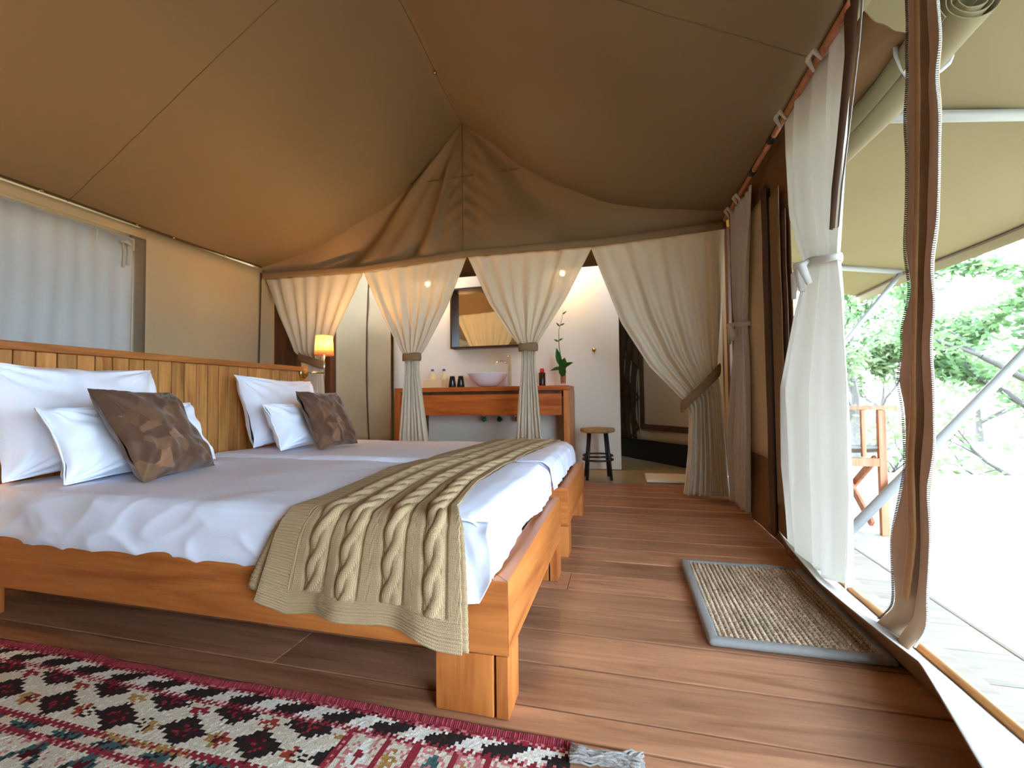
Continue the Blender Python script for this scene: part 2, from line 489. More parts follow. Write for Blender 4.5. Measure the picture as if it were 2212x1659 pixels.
# --- floor with its boards
floor = box('floor', (-1.28, 1.35, -.045), (4.16, 5.12, .03), M['black'], None, 0)
tag(floor, 'reddish brown hardwood plank floor of the tent', None, None, 'structure')
edges = [-1.2 + .1675 * i for i in range(40)]
joints = [1.063, 1.236, 1.41, 1.562, 1.725, 1.888, 2.055]
edges = [e for e in edges if e < .98] + joints + [2.055 + .1675 * i for i in range(1, 12)]
edges = sorted(edges)
for i, (a, b) in enumerate(zip(edges, edges[1:])):
    cuts = [-3.34, random.uniform(-2.7, -1.2), .80]
    if abs(a - 1.725) < .01: cuts = [-3.34, -2.2, -.226, .80]
    elif abs(a - 1.063) < .01: cuts = [-3.34, -.985, .80]
    elif random.random() < .35: cuts = [-3.34, random.uniform(-2.9, -2.0), random.uniform(-1.6, -.5), .80]
    for c, d in zip(cuts, cuts[1:]):
        th = .03; dz = random.uniform(-.0012, .0008)
        box('plank', ((c + d) / 2, (a + b) / 2, -.015 + dz - .0005), (d - c - .0022, b - a - .0065, th), M['floor'], floor, .0015)

bathfloor = box('floor_bathroom', (-1.2, 4.95, -.03), (4.3, 2.06, .05), M['bathfloor'], None, 0)
tag(bathfloor, 'smooth yellowish screed floor behind the curtains', None, None, 'structure')

# --- terrace outside
terrace = box('terrace', (4.55, 1.9, -.07), (6.9, 6.2, .10), M['deck'], None, .01)
tag(terrace, 'pale sunlit terrace floor outside the tent', None, None, 'structure')
yy = -.75
while yy < 3.3:
    w = .169
    box('paving_board', (.995, yy + w / 2, -.045 + random.uniform(-.001, .001)), (.20, w - .004, .05), M['deckwood'], terrace, .002)
    yy += w
kerb = box('trim_1', (.865, 1.0, -.03), (.055, 4.5, .07), M['deckwood'], None, .004)
tag(kerb, 'pale grey timber kerb along the tent edge', None, None, 'structure')

# --- ground beyond
def gz(x, y):
    d = math.hypot(x - 4, y - 4)
    return -.9 - .05 * max(0, d - 5) + 1.6 * sstep(18, 60, d) + .15 * fnz(x * .3, y * .3)
ground = surf('ground', lambda s, t: (lerp(-60, 90, s), lerp(-40, 110, t), gz(lerp(-60, 90, s), lerp(-40, 110, t))), 90, 90, M['dirt'])
tag(ground, 'dry pale grass slope beyond the terrace', None, None, 'structure')

# --- roof
SAG = [(0, 3.075), (.13, 2.86), (.235, 2.64), (.36, 2.46), (.43, 2.385), (.55, 2.255), (.62, 2.20), (.75, 2.125), (.88, 2.075), (1, 2.04)]
def ridge(y): return 3.19 - .085 * ((y - 1.92) / 1.0) ** 2 * (.6 if abs(y - 1.92) > 1.5 else .68) if y > .6 else 3.08
def ridge_z(y):
    k = abs(((y - 1.92 + 1.55) % 3.1) - 1.55) / 1.5
    return 3.19 - .12 * k * k * (1 if k < 1 else 1)
def eave_z(x): return 1.985 if x < XC else 2.05
def roof_z(x, y):
    s = min(1, abs(x - XC) / 2.045)
    zp = lerp(ridge_z(y), eave_z(x), s) - .05 * s * (1 - s) * 4 * abs(math.sin((y - 1.92) / 3.1 * PI)) * .5
    k = sstep(2.35, 3.42, min(y, 3.42)) ** 1.6
    zg = itab(SAG, s) + (eave_z(x) - 2.02) * s
    z = lerp(zp, zg, k)
    # puckers next to the cross seam
    d = abs(y - 1.92)
    z += .003 * math.exp(-(d / .16) ** 2) * math.sin(x * 26 + 3 * fnz(x * 3, y)) * (.3 + .7 * s)
    z += .01 * fnz(x * 1.3, y * 1.3, 4)
    return z
def roof_fn(s, t):
    x = lerp(XL - .07, XR + .05, s); y = lerp(-1.28, YD + .16, t)
    return (x, y, roof_z(x, y))
ceiling = surf('ceiling', roof_fn, 96, 110, M['roof'], None, .004, True, 1)
tag(ceiling, 'brown canvas tent roof sloping from a central ridge', None, None, 'structure')
for y0 in (1.92, -.6):
    for x0, x1 in ((XC, XL), (XC, XR)):
        tube('seam', [(lerp(x0, x1, k / 40), y0, roof_z(lerp(x0, x1, k / 40), y0) - .001) for k in range(41)], .0022, M['seam'], ceiling, 6)
tube('ridge_seam', [(XC, lerp(-1.2, YD, k / 60), roof_z(XC, lerp(-1.2, YD, k / 60)) - .004) for k in range(61)], .007, M['seam'], ceiling, 6)
for x0, yt in ((XL + .02, 3.4), (XR - .02, 3.4)):
    tube('eave_hem', [(x0, lerp(-1.2, yt, k / 40), roof_z(x0, lerp(-1.2, yt, k / 40)) - .004) for k in range(41)], .008, M['trim'], ceiling, 6)
lathe('ring', [(.0, -.01), (.012, -.008), (.016, 0), (.012, .008), (0, .01)], (XC, 2.87, roof_z(XC, 2.87) - .02), M['brass'], ceiling, 12)
for yk in (1.78, 2.30, 2.56, 3.0):
    lathe('rivet', [(.0, -.008), (.009, -.006), (.012, 0), (.008, .007), (0, .008)], (XL + .03, yk, roof_z(XL + .03, yk) - .014), M['brass'], ceiling, 8)

# --- gable canvas over the divider
def gb(x): return itab([(-3.32, 1.925), (-2.23, 1.90), (-1.25, 1.95), (-.2, 1.935), (.78, 1.975)], x)
def gable_fn(s, t):
    x = lerp(XL, XR - .02, s)
    zt = roof_z(x, YD) + .004; zb = gb(x) - .02
    z = lerp(zb, zt, t)
    dx, dz = x - XC, max(.02, 3.08 - z)
    th = math.atan2(abs(dx), dz); rad = math.hypot(dx, dz)
    env = sstep(.02, .5, rad) * sstep(.02, .30, t + .05)
    if dx < 0:
        f = .034 * math.sin(th * 17 + .7 * fnz(x * 2, z * 2)) + .020 * math.sin(th * 31 + 1)
    else:
        f = .022 * math.sin(th * 9 + .8) + .008 * math.sin(th * 20)
    f += .012 * fnz(x * 3, z * 3, 2)
    # diagonal puckers beside the middle seam
    f += .007 * math.exp(-(dx / .2) ** 2) * math.sin((z + abs(dx) * .9) * 46) * sstep(.1, .3, t)
    belly = .10 * math.sin(PI * min(1, t)) * math.exp(-((th - .75) / .5) ** 2)
    return (x, YD + .005 + f * env + belly * .5, z)
gable = surf('wall_back', gable_fn, 200, 60, M['gable'], None, .003)
tag(gable, 'draped brown canvas gable above the white curtains', None, None, 'structure')
tube('seam', [(XC, YD - .004, lerp(1.94, 3.05, k / 20)) for k in range(21)], .004, M['seam'], gable, 6)
def hem_fn(s, t):
    x = lerp(XL, XR - .03, s)
    return (x, YD - .012 + .004 * fnz(x * 6, t), gb(x) - .03 + .062 * t + .003 * fnz(x * 5, 3))
surf('hem_band', hem_fn, 120, 3, M['gable'], gable, .003)

# --- left wall: canvas with a gauze covered window opening
wallL = empty('wall_left', (XL, 1.1, 0), 'canvas side wall behind the headboard', None, None, 'structure')
def wl_panel(name, y0, y1, z0, z1, mat, x=XL, amp=.012, ny=24, nz=20, seed=0, sol=.003):
    def fn(s, t):
        y = lerp(y0, y1, s); z = lerp(z0, z1, t)
        e = min(1, 6 * min(s, 1 - s, t, 1 - t))
        return (x + amp * e * (fnz(y * 2.2 + seed, z * 2.2) + .4 * math.sin(z * 9 + y * 4)), y, z)
    return surf(name, fn, ny, nz, mat, wallL, sol)
wl_panel('canvas_panel', 2.345, 3.62, 0, 1.99, M['canvas'], amp=.02, seed=3)
wl_panel('lower_canvas', -1.25, 2.35, 0, .70, M['canvas'])
wl_panel('upper_canvas', -1.25, 2.35, 1.78, 1.985, M['canvas'], amp=.004)
wl_panel('canvas_panel', -1.25, -.3, .70, 1.78, M['canvas'])
wl_panel('webbing_strip', 2.275, 2.372, .3, 1.955, M['strip'], x=XL + .018, amp=.004, ny=4, seed=5)
wl_panel('eave_flap', -1.2, 2.365, 1.905, 1.965, M['canvas'], x=XL + .03, amp=.003, nz=3, seed=8)
tube('zipper', [(XL + .02, lerp(3.40, 3.36, k / 12), lerp(1.95, 0.2, k / 12)) for k in range(13)], .006, M['trim'], wallL, 6)
gz_c = empty('gauze_curtain', (XL + .03, 1.0, 0), 'sheer greyish white curtain over the left tent window', 'curtain')
def gauze_fn(s, t):
    y = lerp(-.45, 2.275, s); z = lerp(.45, 1.87, t)
    return (XL + .035 + .006 * math.sin(y * 60 + 2 * fnz(y * 3, z)) + .006 * fnz(y * 3, z * 2), y, z)
surf('cloth', gauze_fn, 180, 14, M['gauze'], gz_c, .001)
def gz_hem(s, t):
    y = lerp(-.45, 2.29, s)
    return (XL + .028 + .02 * t * 0 + .004 * fnz(y * 3, 2), y, lerp(1.80, 1.885, t) + .002 * fnz(y * 4))
surf('top_hem', gz_hem, 80, 3, M['gauzehem'], gz_c, .002)
for dy, zz in ((0, 1.66), (.028, 1.68)):
    tube('tie_tape', [(XL + .052, 2.20 + dy, 1.825), (XL + .06, 2.205 + dy, 1.76), (XL + .056, 2.20 + dy, zz)], [.007, .009, .008], M['gauzehem'], gz_c, 6)
tube('tie_tape', [(XL + .052, 2.18, 1.828), (XL + .064, 2.215, 1.835), (XL + .056, 2.25, 1.822)], [.006, .012, .006], M['gauzehem'], gz_c, 6)

# --- unseen wall behind the camera, added because it affects the light
front = empty('wall_front', (XC, -1.25, 0), 'closed canvas end wall of the tent, added unseen behind the camera', None, None, 'structure')
def fr_panel(name, x0, x1, z0, z1):
    surf(name, lambda s, t: (lerp(x0, x1, s), -1.25 + .008 * fnz(s * 6, t * 6), lerp(z0, min(z1, roof_z(lerp(x0, x1, s), -1.24)), t)), 20, 8, M['canvas'], front, .003)
fr_panel('lower_canvas', XL, XR, 0, .95)
fr_panel('side_canvas', XL, .56, .85, 2.1)
fr_panel('side_canvas', .55, XR, .85, 2.1)
fr_panel('upper_canvas', XL, XR, 1.98, 3.3)

# --- right wall: canvas panels between the divider and the open side
wallR = empty('wall_right', (XR, 2.8, 0), 'brown canvas side wall with webbing trim beside the opening', None, None, 'structure')
def wr_panel(name, y0, y1, z0, z1, mat, x=XR, amp=.012, ny=14, nz=30, seed=0, sol=.003, flare=0):
    def fn(s, t):
        y = lerp(y0, y1, s); z = lerp(z0, z1, t)
        e = min(1, 5 * min(s, 1 - s))
        wv = .008 * fnz(z * 4 + seed, seed) * (1 if name != 'canvas_panel' else 0)
        return (x + amp * e * fnz(y * 5 + seed, z * 3) - flare * (1 - sstep(0, .4, z)), y + wv, z)
    return surf(name, fn, ny, nz, mat, wallR, sol)
wr_panel('canvas_panel', -1.25, -.65, 0, 2.06, M['canvasd'], seed=21)  # near panel out of view, added to cut light from the open side
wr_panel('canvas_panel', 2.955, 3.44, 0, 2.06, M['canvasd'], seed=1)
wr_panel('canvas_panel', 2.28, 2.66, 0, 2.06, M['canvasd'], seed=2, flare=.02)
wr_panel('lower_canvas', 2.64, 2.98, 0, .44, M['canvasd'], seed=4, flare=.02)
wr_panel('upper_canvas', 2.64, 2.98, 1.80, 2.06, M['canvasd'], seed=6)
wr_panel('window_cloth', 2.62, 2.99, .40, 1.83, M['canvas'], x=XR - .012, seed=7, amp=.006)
wr_panel('webbing_trim', 2.535, 2.625, .02, 1.86, M['trim'], x=XR - .022, seed=9, amp=.004, ny=4)
wr_panel('webbing_trim', 2.285, 2.33, .30, 1.62, M['trim'], x=XR - .02, seed=11, amp=.004, ny=4)
wr_panel('canvas_flap', 2.33, 2.47, .20, 1.75, M['tie'], x=XR - .03, seed=12, amp=.012, ny=6)
tube('zipper', [(XR - .03, 2.49, .05), (XR - .03, 2.492, .9), (XR - .028, 2.47, 1.8)], .005, M['black'], wallR, 6)

# --- timber posts at the corners of the divider
for nm, c, s, lab in (
        ('timber_post', (-3.13, 3.56, 0), (.26, .06, 1.98), 'wide dark timber board standing at the left tent corner'),
        ('timber_post', (-2.69, 3.585, 0), (.095, .09, 1.93), 'slim dark timber post behind the bedside lamp'),
        ('timber_post', (.80, 3.535, 0), (.07, .07, 1.99), 'dark timber post at the right end of the curtain row')):
    o = box(nm, (c[0], c[1], s[2] / 2), s, M['darkwood'], None, .004)
    tag(o, lab, 'post')

# --- sill of the tent opening: canvas strip and rod
CREST = [(-1.2, .60), (.6, .56), (.93, .58), (1.26, .67), (1.39, .658), (1.72, .633), (2.11, .667), (2.32, .70)]
def sill_pt(k, y):
    """k 0..1 floor to crest on the room side, 1..2 crest down to the rod"""
    xc = itab(CREST, y); h = .108 + .006 * fnz(y * 3)
    if k <= 1: return (lerp(.735, xc, k ** .9), y, h * k ** 1.1)
    k -= 1
    return (lerp(xc, .80, k), y, lerp(h, .012, k ** .8) + .006 * math.sin(y * 31 + k * 4) * k * (1 - k) * 2)
def sill_fn(s, t): return sill_pt(1 + s, lerp(-1.2, 2.32, t))
sill = empty('canvas_sill', (.72, .6, 0))
surf('outer_face', sill_fn, 10, 160, M['sill'], sill, .003)
surf('inner_face', lambda s, t: sill_pt(s, lerp(-1.2, 2.32, t)), 8, 160, M['canvasd'], sill, .003)  # brown colour stands in for the shade on the room side
tag(sill, 'low white canvas sill strip along the tent opening', 'sill')
rod = tube('sill_rod', [(.815, lerp(-.6, 2.02, k / 10), .016 + .002 * fnz(k * .7)) for k in range(11)], .014, M['rod'], None, 12)
tag(rod, 'varnished wooden rod lying along the white canvas sill', 'rod')

# --- bathroom shell
wb = box('wall_bathroom', (-1.30, 4.635, 1.05), (2.55, .10, 2.1), M['plaster'], None, .006)
tag(wb, 'cream plaster bathroom wall behind the vanity', None, None, 'structure')
bl = empty('wall_bathroom_left', (-3.2, 4.4, 0), 'beige canvas panel left of the bathroom wall', None, None, 'structure')
def bl_fn(s, t):
    x = lerp(-3.335, -2.56, s); z = lerp(.26, 2.6, t)
    return (x, 4.50 + .016 * fnz(x * 3, z * 3) + .008 * math.sin((z + x * .6) * 14) * math.exp(-((x + 2.87) / .2) ** 2), z)
surf('canvas_panel', bl_fn, 50, 40, M['canvas'], bl, .003)
tube('zipper', [(-2.83 - .03 * math.sin(k / 14 * PI), 4.478, lerp(.28, 2.1, k / 14)) for k in range(15)], .008, M['trim'], bl, 6)
box('base_board', (-2.95, 4.50, .13), (.76, .05, .26), M['darkwood'], bl, .004)
bw = empty('wall_bathroom_right', (.3, 5.2, 0), 'beige canvas panel with dark trim beyond the bathroom wall', None, None, 'structure')
A0, A1 = Vector((-.10, 5.76)), Vector((.92, 4.45))
def diag(s, z, off=0):
    p = A0.lerp(A1, s); n = Vector((-(A1 - A0).y, (A1 - A0).x)).normalized()
    return (p.x - n.x * off * -1, p.y - n.y * off * -1, z)
def dg(name, s0, s1, z0, z1, mat, off, amp=.01, ns=20, nz=16):
    surf(name, lambda s, t: diag(lerp(s0, s1, s), lerp(z0, z1, t), off + amp * fnz(s * 5, t * 5, z0)), ns, nz, mat, bw, .003)
dg('canvas_panel', 0, 1, .2, 2.7, M['canvas'], 0, .02, 30, 30)
dg('ground_sheet', 0, 1, 0, .235, M['black'], -.012, .004)
dg('trim_band', .30, 1, .355, .42, M['trim'], -.014, .004)
dg('trim_band', .30, .345, .42, 2.0, M['trim'], -.014, .004, 4)
for k in range(4):
    x0 = .07 + .06 * k
    tube('crease_cord', [diag(x0 + .05 * math.sin(z * 2.2 + k * 1.7), .25 + z * .12, -.03) for z in range(13)], .012, M['darkmesh'], bw, 6)
surf('mesh_drape', lambda s, t: diag(.04 + .26 * s, lerp(.24, 1.9, t), -.02 + .02 * math.sin(s * 22 + 2 * math.sin(t * 6))), 40, 20, M['darkmesh'], bw, .002)
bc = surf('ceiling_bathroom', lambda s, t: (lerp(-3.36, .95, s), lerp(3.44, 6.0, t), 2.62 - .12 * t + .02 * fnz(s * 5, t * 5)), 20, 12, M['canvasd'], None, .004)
tag(bc, 'dark canvas ceiling over the bathroom', None, None, 'structure')
bs = surf('wall_bathroom_end', lambda s, t: (lerp(-3.36, .95, s), 5.95, lerp(0, 2.62, t)), 12, 8, M['canvas'], None, .004)
tag(bs, 'canvas end wall of the bathroom', None, None, 'structure')
bs2 = surf('wall_bathroom_side', lambda s, t: (-3.34, lerp(3.36, 5.95, s), lerp(0, 2.62, t)), 12, 8, M['canvas'], None, .004)
tag(bs2, 'canvas side wall of the bathroom', None, None, 'structure')
bs3 = surf('wall_bathroom_outer', lambda s, t: (.93, lerp(3.45, 5.95, s), lerp(0, 2.62, t)), 12, 8, M['canvas'], None, .004)
tag(bs3, 'canvas outer wall of the bathroom', None, None, 'structure')

# --- veranda canopy and its poles
def can_z(x, y): return 2.50 - .161 * x - .035 * abs(math.sin((y - 2.75) / 2.68 * PI)) * min(1, max(0, (x - .8) / .6)) + .012 * fnz(x * 1.5, y * 2.5) * sstep(2.9, 2.4, x) + .006 * math.sin((y * 1.2 - x) * 9) * sstep(2.9, 2.4, x)
canopy = empty('veranda_canopy', (1.9, 2.6, 0), 'tan canvas canopy stretched over the terrace', 'canopy')
surf('cloth', lambda s, t: (lerp(.50, 2.93, s), lerp(-1.4, 6.5, t), can_z(lerp(.50, 2.93, s), lerp(-1.4, 6.5, t))), 50, 120, M['canopy'], canopy, .003)
surf('valance', lambda s, t: (2.93 + .02 * t, lerp(-1.4, 6.5, s), can_z(2.93, lerp(-1.4, 6.5, s)) - .10 * t), 100, 3, M['canopy'], canopy, .003)
tube('edge_cord', [(2.93, lerp(-1.4, 6.5, k / 80), can_z(2.93, lerp(-1.4, 6.5, k / 80)) - .012) for k in range(81)], .010, M['trim'], canopy, 6)
for yf, base, tip, lab in ((2.75, 1.15, 2.86, 'thick white canopy frame pole leaning outward nearest the zipped flap'), (5.43, 1.34, 2.86, 'thinner looking far white canopy frame pole beyond the chair'), (.10, 1.15, 2.86, 'added white canopy frame pole near the viewer, out of view')):  # last frame is out of view, added because it affects the light
    fr = empty('canopy_frame', (base, yf, -.02), lab, 'pole', 'canopy frame poles')
    tube('leaning_pole', [(base, yf, -.02), (tip, yf, 2.005)], .024, M['whitepole'], fr, 16)
    tube('rafter', [(.80, yf, can_z(.8, yf) - .04), (tip, yf, 2.02)], .028, M['whitepole'], fr, 16)
    lathe('foot_plate', [(0, 0), (.06, 0), (.06, .008), (0, .01)], (base, yf, -.02), M['whitepole'], fr, 16)

# ================================================================ BEDS
def bed(y0, y1, xf, lab, splitleg):
    b = empty('bed_frame', ((xf - 2.3) / 2, (y0 + y1) / 2, 0), lab, 'bed', 'twin wooden bed frames')
    zt, zb, th = .318, .145, .055
    def rail(name, pts, mat):
        n = len(pts); c = Vector((sum(p[0] for p in pts) / n, sum(p[1] for p in pts) / n, (zt + zb) / 2))
        V = [(x, y, z) for z in (zb, zt) for (x, y) in pts]
        F = [tuple(reversed(range(n))), tuple(range(n, 2 * n))] + [(k, (k + 1) % n, n + (k + 1) % n, n + k) for k in range(n)]
        o = mk(name, V, F, mat, b, False, origin=c)
        md = o.modifiers.new('edge', 'BEVEL'); md.width = .0018; md.segments = 2
    g = .0006
    rail('side_rail', [(-2.30, y0), (xf - g, y0), (xf - th - g, y0 + th), (-2.30, y0 + th)], M['bed'])
    rail('side_rail', [(-2.30, y1 - th), (xf - th - g, y1 - th), (xf - g, y1), (-2.30, y1)], M['bed'])
    rail('foot_rail', [(xf, y0 + g), (xf, y1 - g), (xf - th, y1 - th - g), (xf - th, y0 + th + g)], M['bedy'])
    box('head_rail', (-2.30, (y0 + y1) / 2, (zt + zb) / 2), (th, y1 - y0 - .01, zt - zb), M['bedy'], b, .002)
    box('slat_base', ((xf - 2.30) / 2, (y0 + y1) / 2, .26), (2.30 + xf - 2 * th - .02, y1 - y0 - 2 * th - .004, .03), M['bed'], b, .002)
    for sy in (0, 1):
        yc = y0 + .05 if not sy else y1 - .055
        # foot leg: broad block and a narrow one with a gap between
        if splitleg:
            box('leg', (xf - .111, yc, .0715), (.146, .10, .143), M['bedz'], b, .002)
            box('leg', (xf - .0165, yc, .0715), (.031, .10, .143), M['bedz'], b, .002)
        else:
            box('leg', (xf - .05, yc, .0715), (.10, .10, .143), M['bedz'], b, .002)
        box('leg', (-2.22, yc, .0715), (.10, .10, .143), M['bedz'], b, .002)
    return b
bed(1.0, 1.885, -.268, 'nearer wooden bed frame with low side rail and block legs', True)
bed(2.06, 2.885, -.256, 'farther wooden bed frame beside the second bed', False)

def mattress(y0, y1, lab, seed, z1):
    x0, x1 = -2.28, -.335
    def disp(p, n):
        side = max(0, -n.y) if p.y < (y0 + y1) / 2 else max(0, n.y)
        top = max(0, n.z); ft = max(0, n.x)
        d = .006 * fnz(p.x * 2.5 + seed, p.y * 2.5, p.z * 2) + .003 * fnz(p.x * 7 + seed, p.y * 7)
        # crumpled cotton on the sides
        q = (p.x * 9 + p.z * 7) if side > .2 else (p.y * 9 + p.z * 9)
        h_ = p.x if side > .2 else p.y
        r = (1 - abs(fnz(h_ * 3.2 + p.z * 5 + seed, h_ * 1.2 - p.z * 7, 2))) ** 7 + .7 * (1 - abs(fnz(h_ * 5 - p.z * 9 + seed, h_ * 2 + p.z * 5, 8))) ** 8
        d += (side + ft) * (.009 * r - .004 + .002 * fnz(q, p.z * 14))
        z = p.z - side * 0
        out = p + n * d
        if side > .3: out.y += -.014 * (1 if p.y < (y0 + y1) / 2 else -1) * sstep(.44, .30, p.z)
        # fine top creases
        if top > .6:
            out.z += .0022 * (1 - abs(fnz(p.x * 5 + seed, p.y * 14))) - .001
            out.z += .004 * (1 - abs(fnz((p.x + p.y) * 6, (p.x - p.y) * 2.2 + seed))) * sstep(y0 + .35, y0, p.y)
        return out
    o = rounded_box('mattress', (x0, y0, .275), (x1, y1, z1), .05, (230, 90, 26), M['sheet'], None, disp)
    tag(o, lab, 'mattress', 'white sheeted mattresses')
    return o
mat1 = mattress(1.008, 1.90, 'white sheeted mattress on the nearer bed', 1, .452)
mat2 = mattress(1.97, 2.875, 'white sheeted mattress on the farther bed', 5, .450)

# loose sheet hanging over the foot end of each bed
def foot_sheet(m, y0, y1, zt, near):
    def fn(s, t):
        y = lerp(y0, y1, s)
        # profile over the foot edge
        prof = [(-.50, zt + .006), (-.42, zt + .008), (-.36, zt + .004), (-.325, zt - .02), (-.312, zt - .06), (-.305, zt - .12)]
        k = t * (len(prof) - 1); i = min(len(prof) - 2, int(k)); a, b = prof[i], prof[i + 1]; f = k - i
        x, z = lerp(a[0], b[0], f), lerp(a[1], b[1], f)
        w = .012 * fnz(y * 7 + y0, t * 3) + .008 * fnz(y * 19 + y0, t * 2)
        x += w * t; z += .003 * fnz(y * 8, t * 4)
        z += .03 * t * fnz(y * 2.6 + 2, 4)
        return (x, y, z)
    return surf('sheet_overhang', fn, 60, 24, M['sheet'], m, .002)
foot_sheet(mat1, 1.005, 1.90, .452, True)
foot_sheet(mat2, 1.965, 2.88, .450, False)
# the corner of the sheet folded over the near rail
def flap_fn(s, t):
    # s along the bed (x), t downwards
    x = lerp(-.47, -.300, s); low = itab([(0, .31), (.55, .262), (.80, .268), (1, .33)], s)
    z = lerp(.448, low, t)
    y = .990 - .012 * sstep(0, .4, t) + .012 * fnz(s * 4, t * 3) - .010 * math.sin(s * 7) * t
    if t < .12: y = lerp(1.02, y, t / .12)
    x += .035 * sstep(.6, 1, s) * t * (1 - t) + .03 * (1 - t) * s * -.6
    return (x, y, z)
surf('sheet_corner', flap_fn, 30, 30, M['sheet'], mat1, .002)

# ---------------------------------------------------------------- headboard
HX = -2.40
hb = empty('headboard', (HX, 1.9, 0), 'long headboard of upright orange wood slats behind both beds', 'headboard')
box('cap_rail', (HX + .005, 1.87, .982), (.075, 2.03, .034), M['cap'], hb, .004)
box('back_board', (HX - .028, 1.87, .52), (.018, 2.01, .88), M['darkwood'], hb, 0)
ys = 1.216 - .0715 * 5
k = 0
while ys + .0715 < 2.90:
    w = .0715
    box('slat', (HX + random.uniform(-.002, .003), ys + w / 2, .50), (.030, w - .0045, .93), M['slat'], hb, .002)
    ys += w
box('end_post', (HX - .002, 2.872, .49), (.05, .03, .95), M['bedz'], hb, .003)
box('end_post', (HX - .002, .865, .49), (.05, .03, .95), M['bedz'], hb, .003)

# ---------------------------------------------------------------- pillows
def pl(name, q, th, mat, lab, cat, grp, seed, wr=.012, pip=None, pinch=.1):
    o = pillow(name, *q, th, mat, None, 48, seed, wr, pinch, pip)
    return tag(o, lab, cat, grp)
pl('pillow', ((-2.16, 1.08, .463), (-2.17, 1.70, .463), (-2.27, 1.665, .905), (-2.27, 1.03, .905)), .19, M['pillow'], 'large white pillow leaning on the headboard of the nearer bed', 'pillow', 'large bed pillows', 1, .02)
pl('pillow', ((-2.15, 2.17, .463), (-2.15, 2.81, .463), (-2.26, 2.80, .885), (-2.26, 2.135, .905)), .18, M['pillow'], 'large white pillow leaning on the headboard of the farther bed', 'pillow', 'large bed pillows', 4, .02)
pl('small_pillow', ((-1.90, 1.11, .462), (-1.95, 1.74, .464), (-2.04, 1.68, .74), (-2.00, 1.08, .73)), .15, M['pillow'], 'small white pillow behind the brown cushion on the nearer bed', 'pillow', 'small bed pillows', 9, .018, M['piping'])
pl('small_pillow', ((-1.89, 2.10, .462), (-1.93, 2.66, .464), (-2.03, 2.62, .735), (-2.00, 2.08, .725)), .15, M['pillow'], 'small white pillow behind the brown cushion on the farther bed', 'pillow', 'small bed pillows', 12, .018, M['piping'])

def patch_mat():
    m, nt, b, out = newmat('brown hide patchwork')
    tc = N(nt, 'ShaderNodeTexCoord')
    wn = N(nt, 'ShaderNodeTexNoise'); wn.inputs['Scale'].default_value = 7
    nt.links.new(tc.outputs['Object'], wn.inputs['Vector'])
    mx = N(nt, 'ShaderNodeMix'); mx.data_type = 'VECTOR'; mx.inputs[0].default_value = .05
    nt.links.new(tc.outputs['Object'], mx.inputs[4]); nt.links.new(wn.outputs['Color'], mx.inputs[5])
    vo = N(nt, 'ShaderNodeTexVoronoi'); vo.inputs['Scale'].default_value = 16
    nt.links.new(mx.outputs[1], vo.inputs['Vector'])
    sep = N(nt, 'ShaderNodeSeparateColor'); nt.links.new(vo.outputs['Color'], sep.inputs[0])
    rp = N(nt, 'ShaderNodeValToRGB'); rp.color_ramp.interpolation = 'CONSTANT'
    e = rp.color_ramp.elements
    e[0].position = 0; e[0].color = lin(84, 50, 26); e[1].position = .28; e[1].color = lin(98, 62, 34)
    for p, c in ((.5, lin(104, 68, 38)), (.66, lin(90, 58, 32)), (.82, lin(114, 76, 46)), (.93, lin(138, 94, 62))):
        x = e.new(p); x.color = c
    nt.links.new(sep.outputs[0], rp.inputs[0])
    nz = N(nt, 'ShaderNodeTexNoise'); nz.inputs['Scale'].default_value = 30; nz.inputs['Detail'].default_value = 5
    nt.links.new(tc.outputs['Object'], nz.inputs['Vector'])
    hs = N(nt, 'ShaderNodeHueSaturation'); mr = N(nt, 'ShaderNodeMapRange'); mr.inputs['To Min'].default_value = .6; mr.inputs['To Max'].default_value = 1.35
    nt.links.new(nz.outputs['Fac'], mr.inputs['Value']); nt.links.new(mr.outputs[0], hs.inputs['Value']); nt.links.new(rp.outputs[0], hs.inputs['Color'])
    nt.links.new(hs.outputs[0], b.inputs['Base Color'])
    b.inputs['Roughness'].default_value = .7; b.inputs['Sheen Weight'].default_value = .3
    bp = N(nt, 'ShaderNodeBump'); bp.inputs['Strength'].default_value = .25; bp.inputs['Distance'].default_value = .006
    nt.links.new(vo.outputs['Distance'], bp.inputs['Height']); nt.links.new(bp.outputs[0], b.inputs['Normal'])
    return m
M['hide'] = patch_mat()
pl('cushion', ((-1.67, 1.205, .457), (-1.76, 1.57, .463), (-1.90, 1.475, .785), (-1.865, 1.15, .80)), .11, M['hide'], 'square brown hide patchwork cushion on the nearer bed', 'cushion', 'brown hide cushions', 21, .014, None, .07)
pl('cushion', ((-1.70, 2.19, .457), (-1.68, 2.53, .461), (-1.87, 2.57, .795), (-1.85, 2.165, .80)), .11, M['hide'], 'square brown hide patchwork cushion on the farther bed', 'cushion', 'brown hide cushions', 25, .014, None, .07)

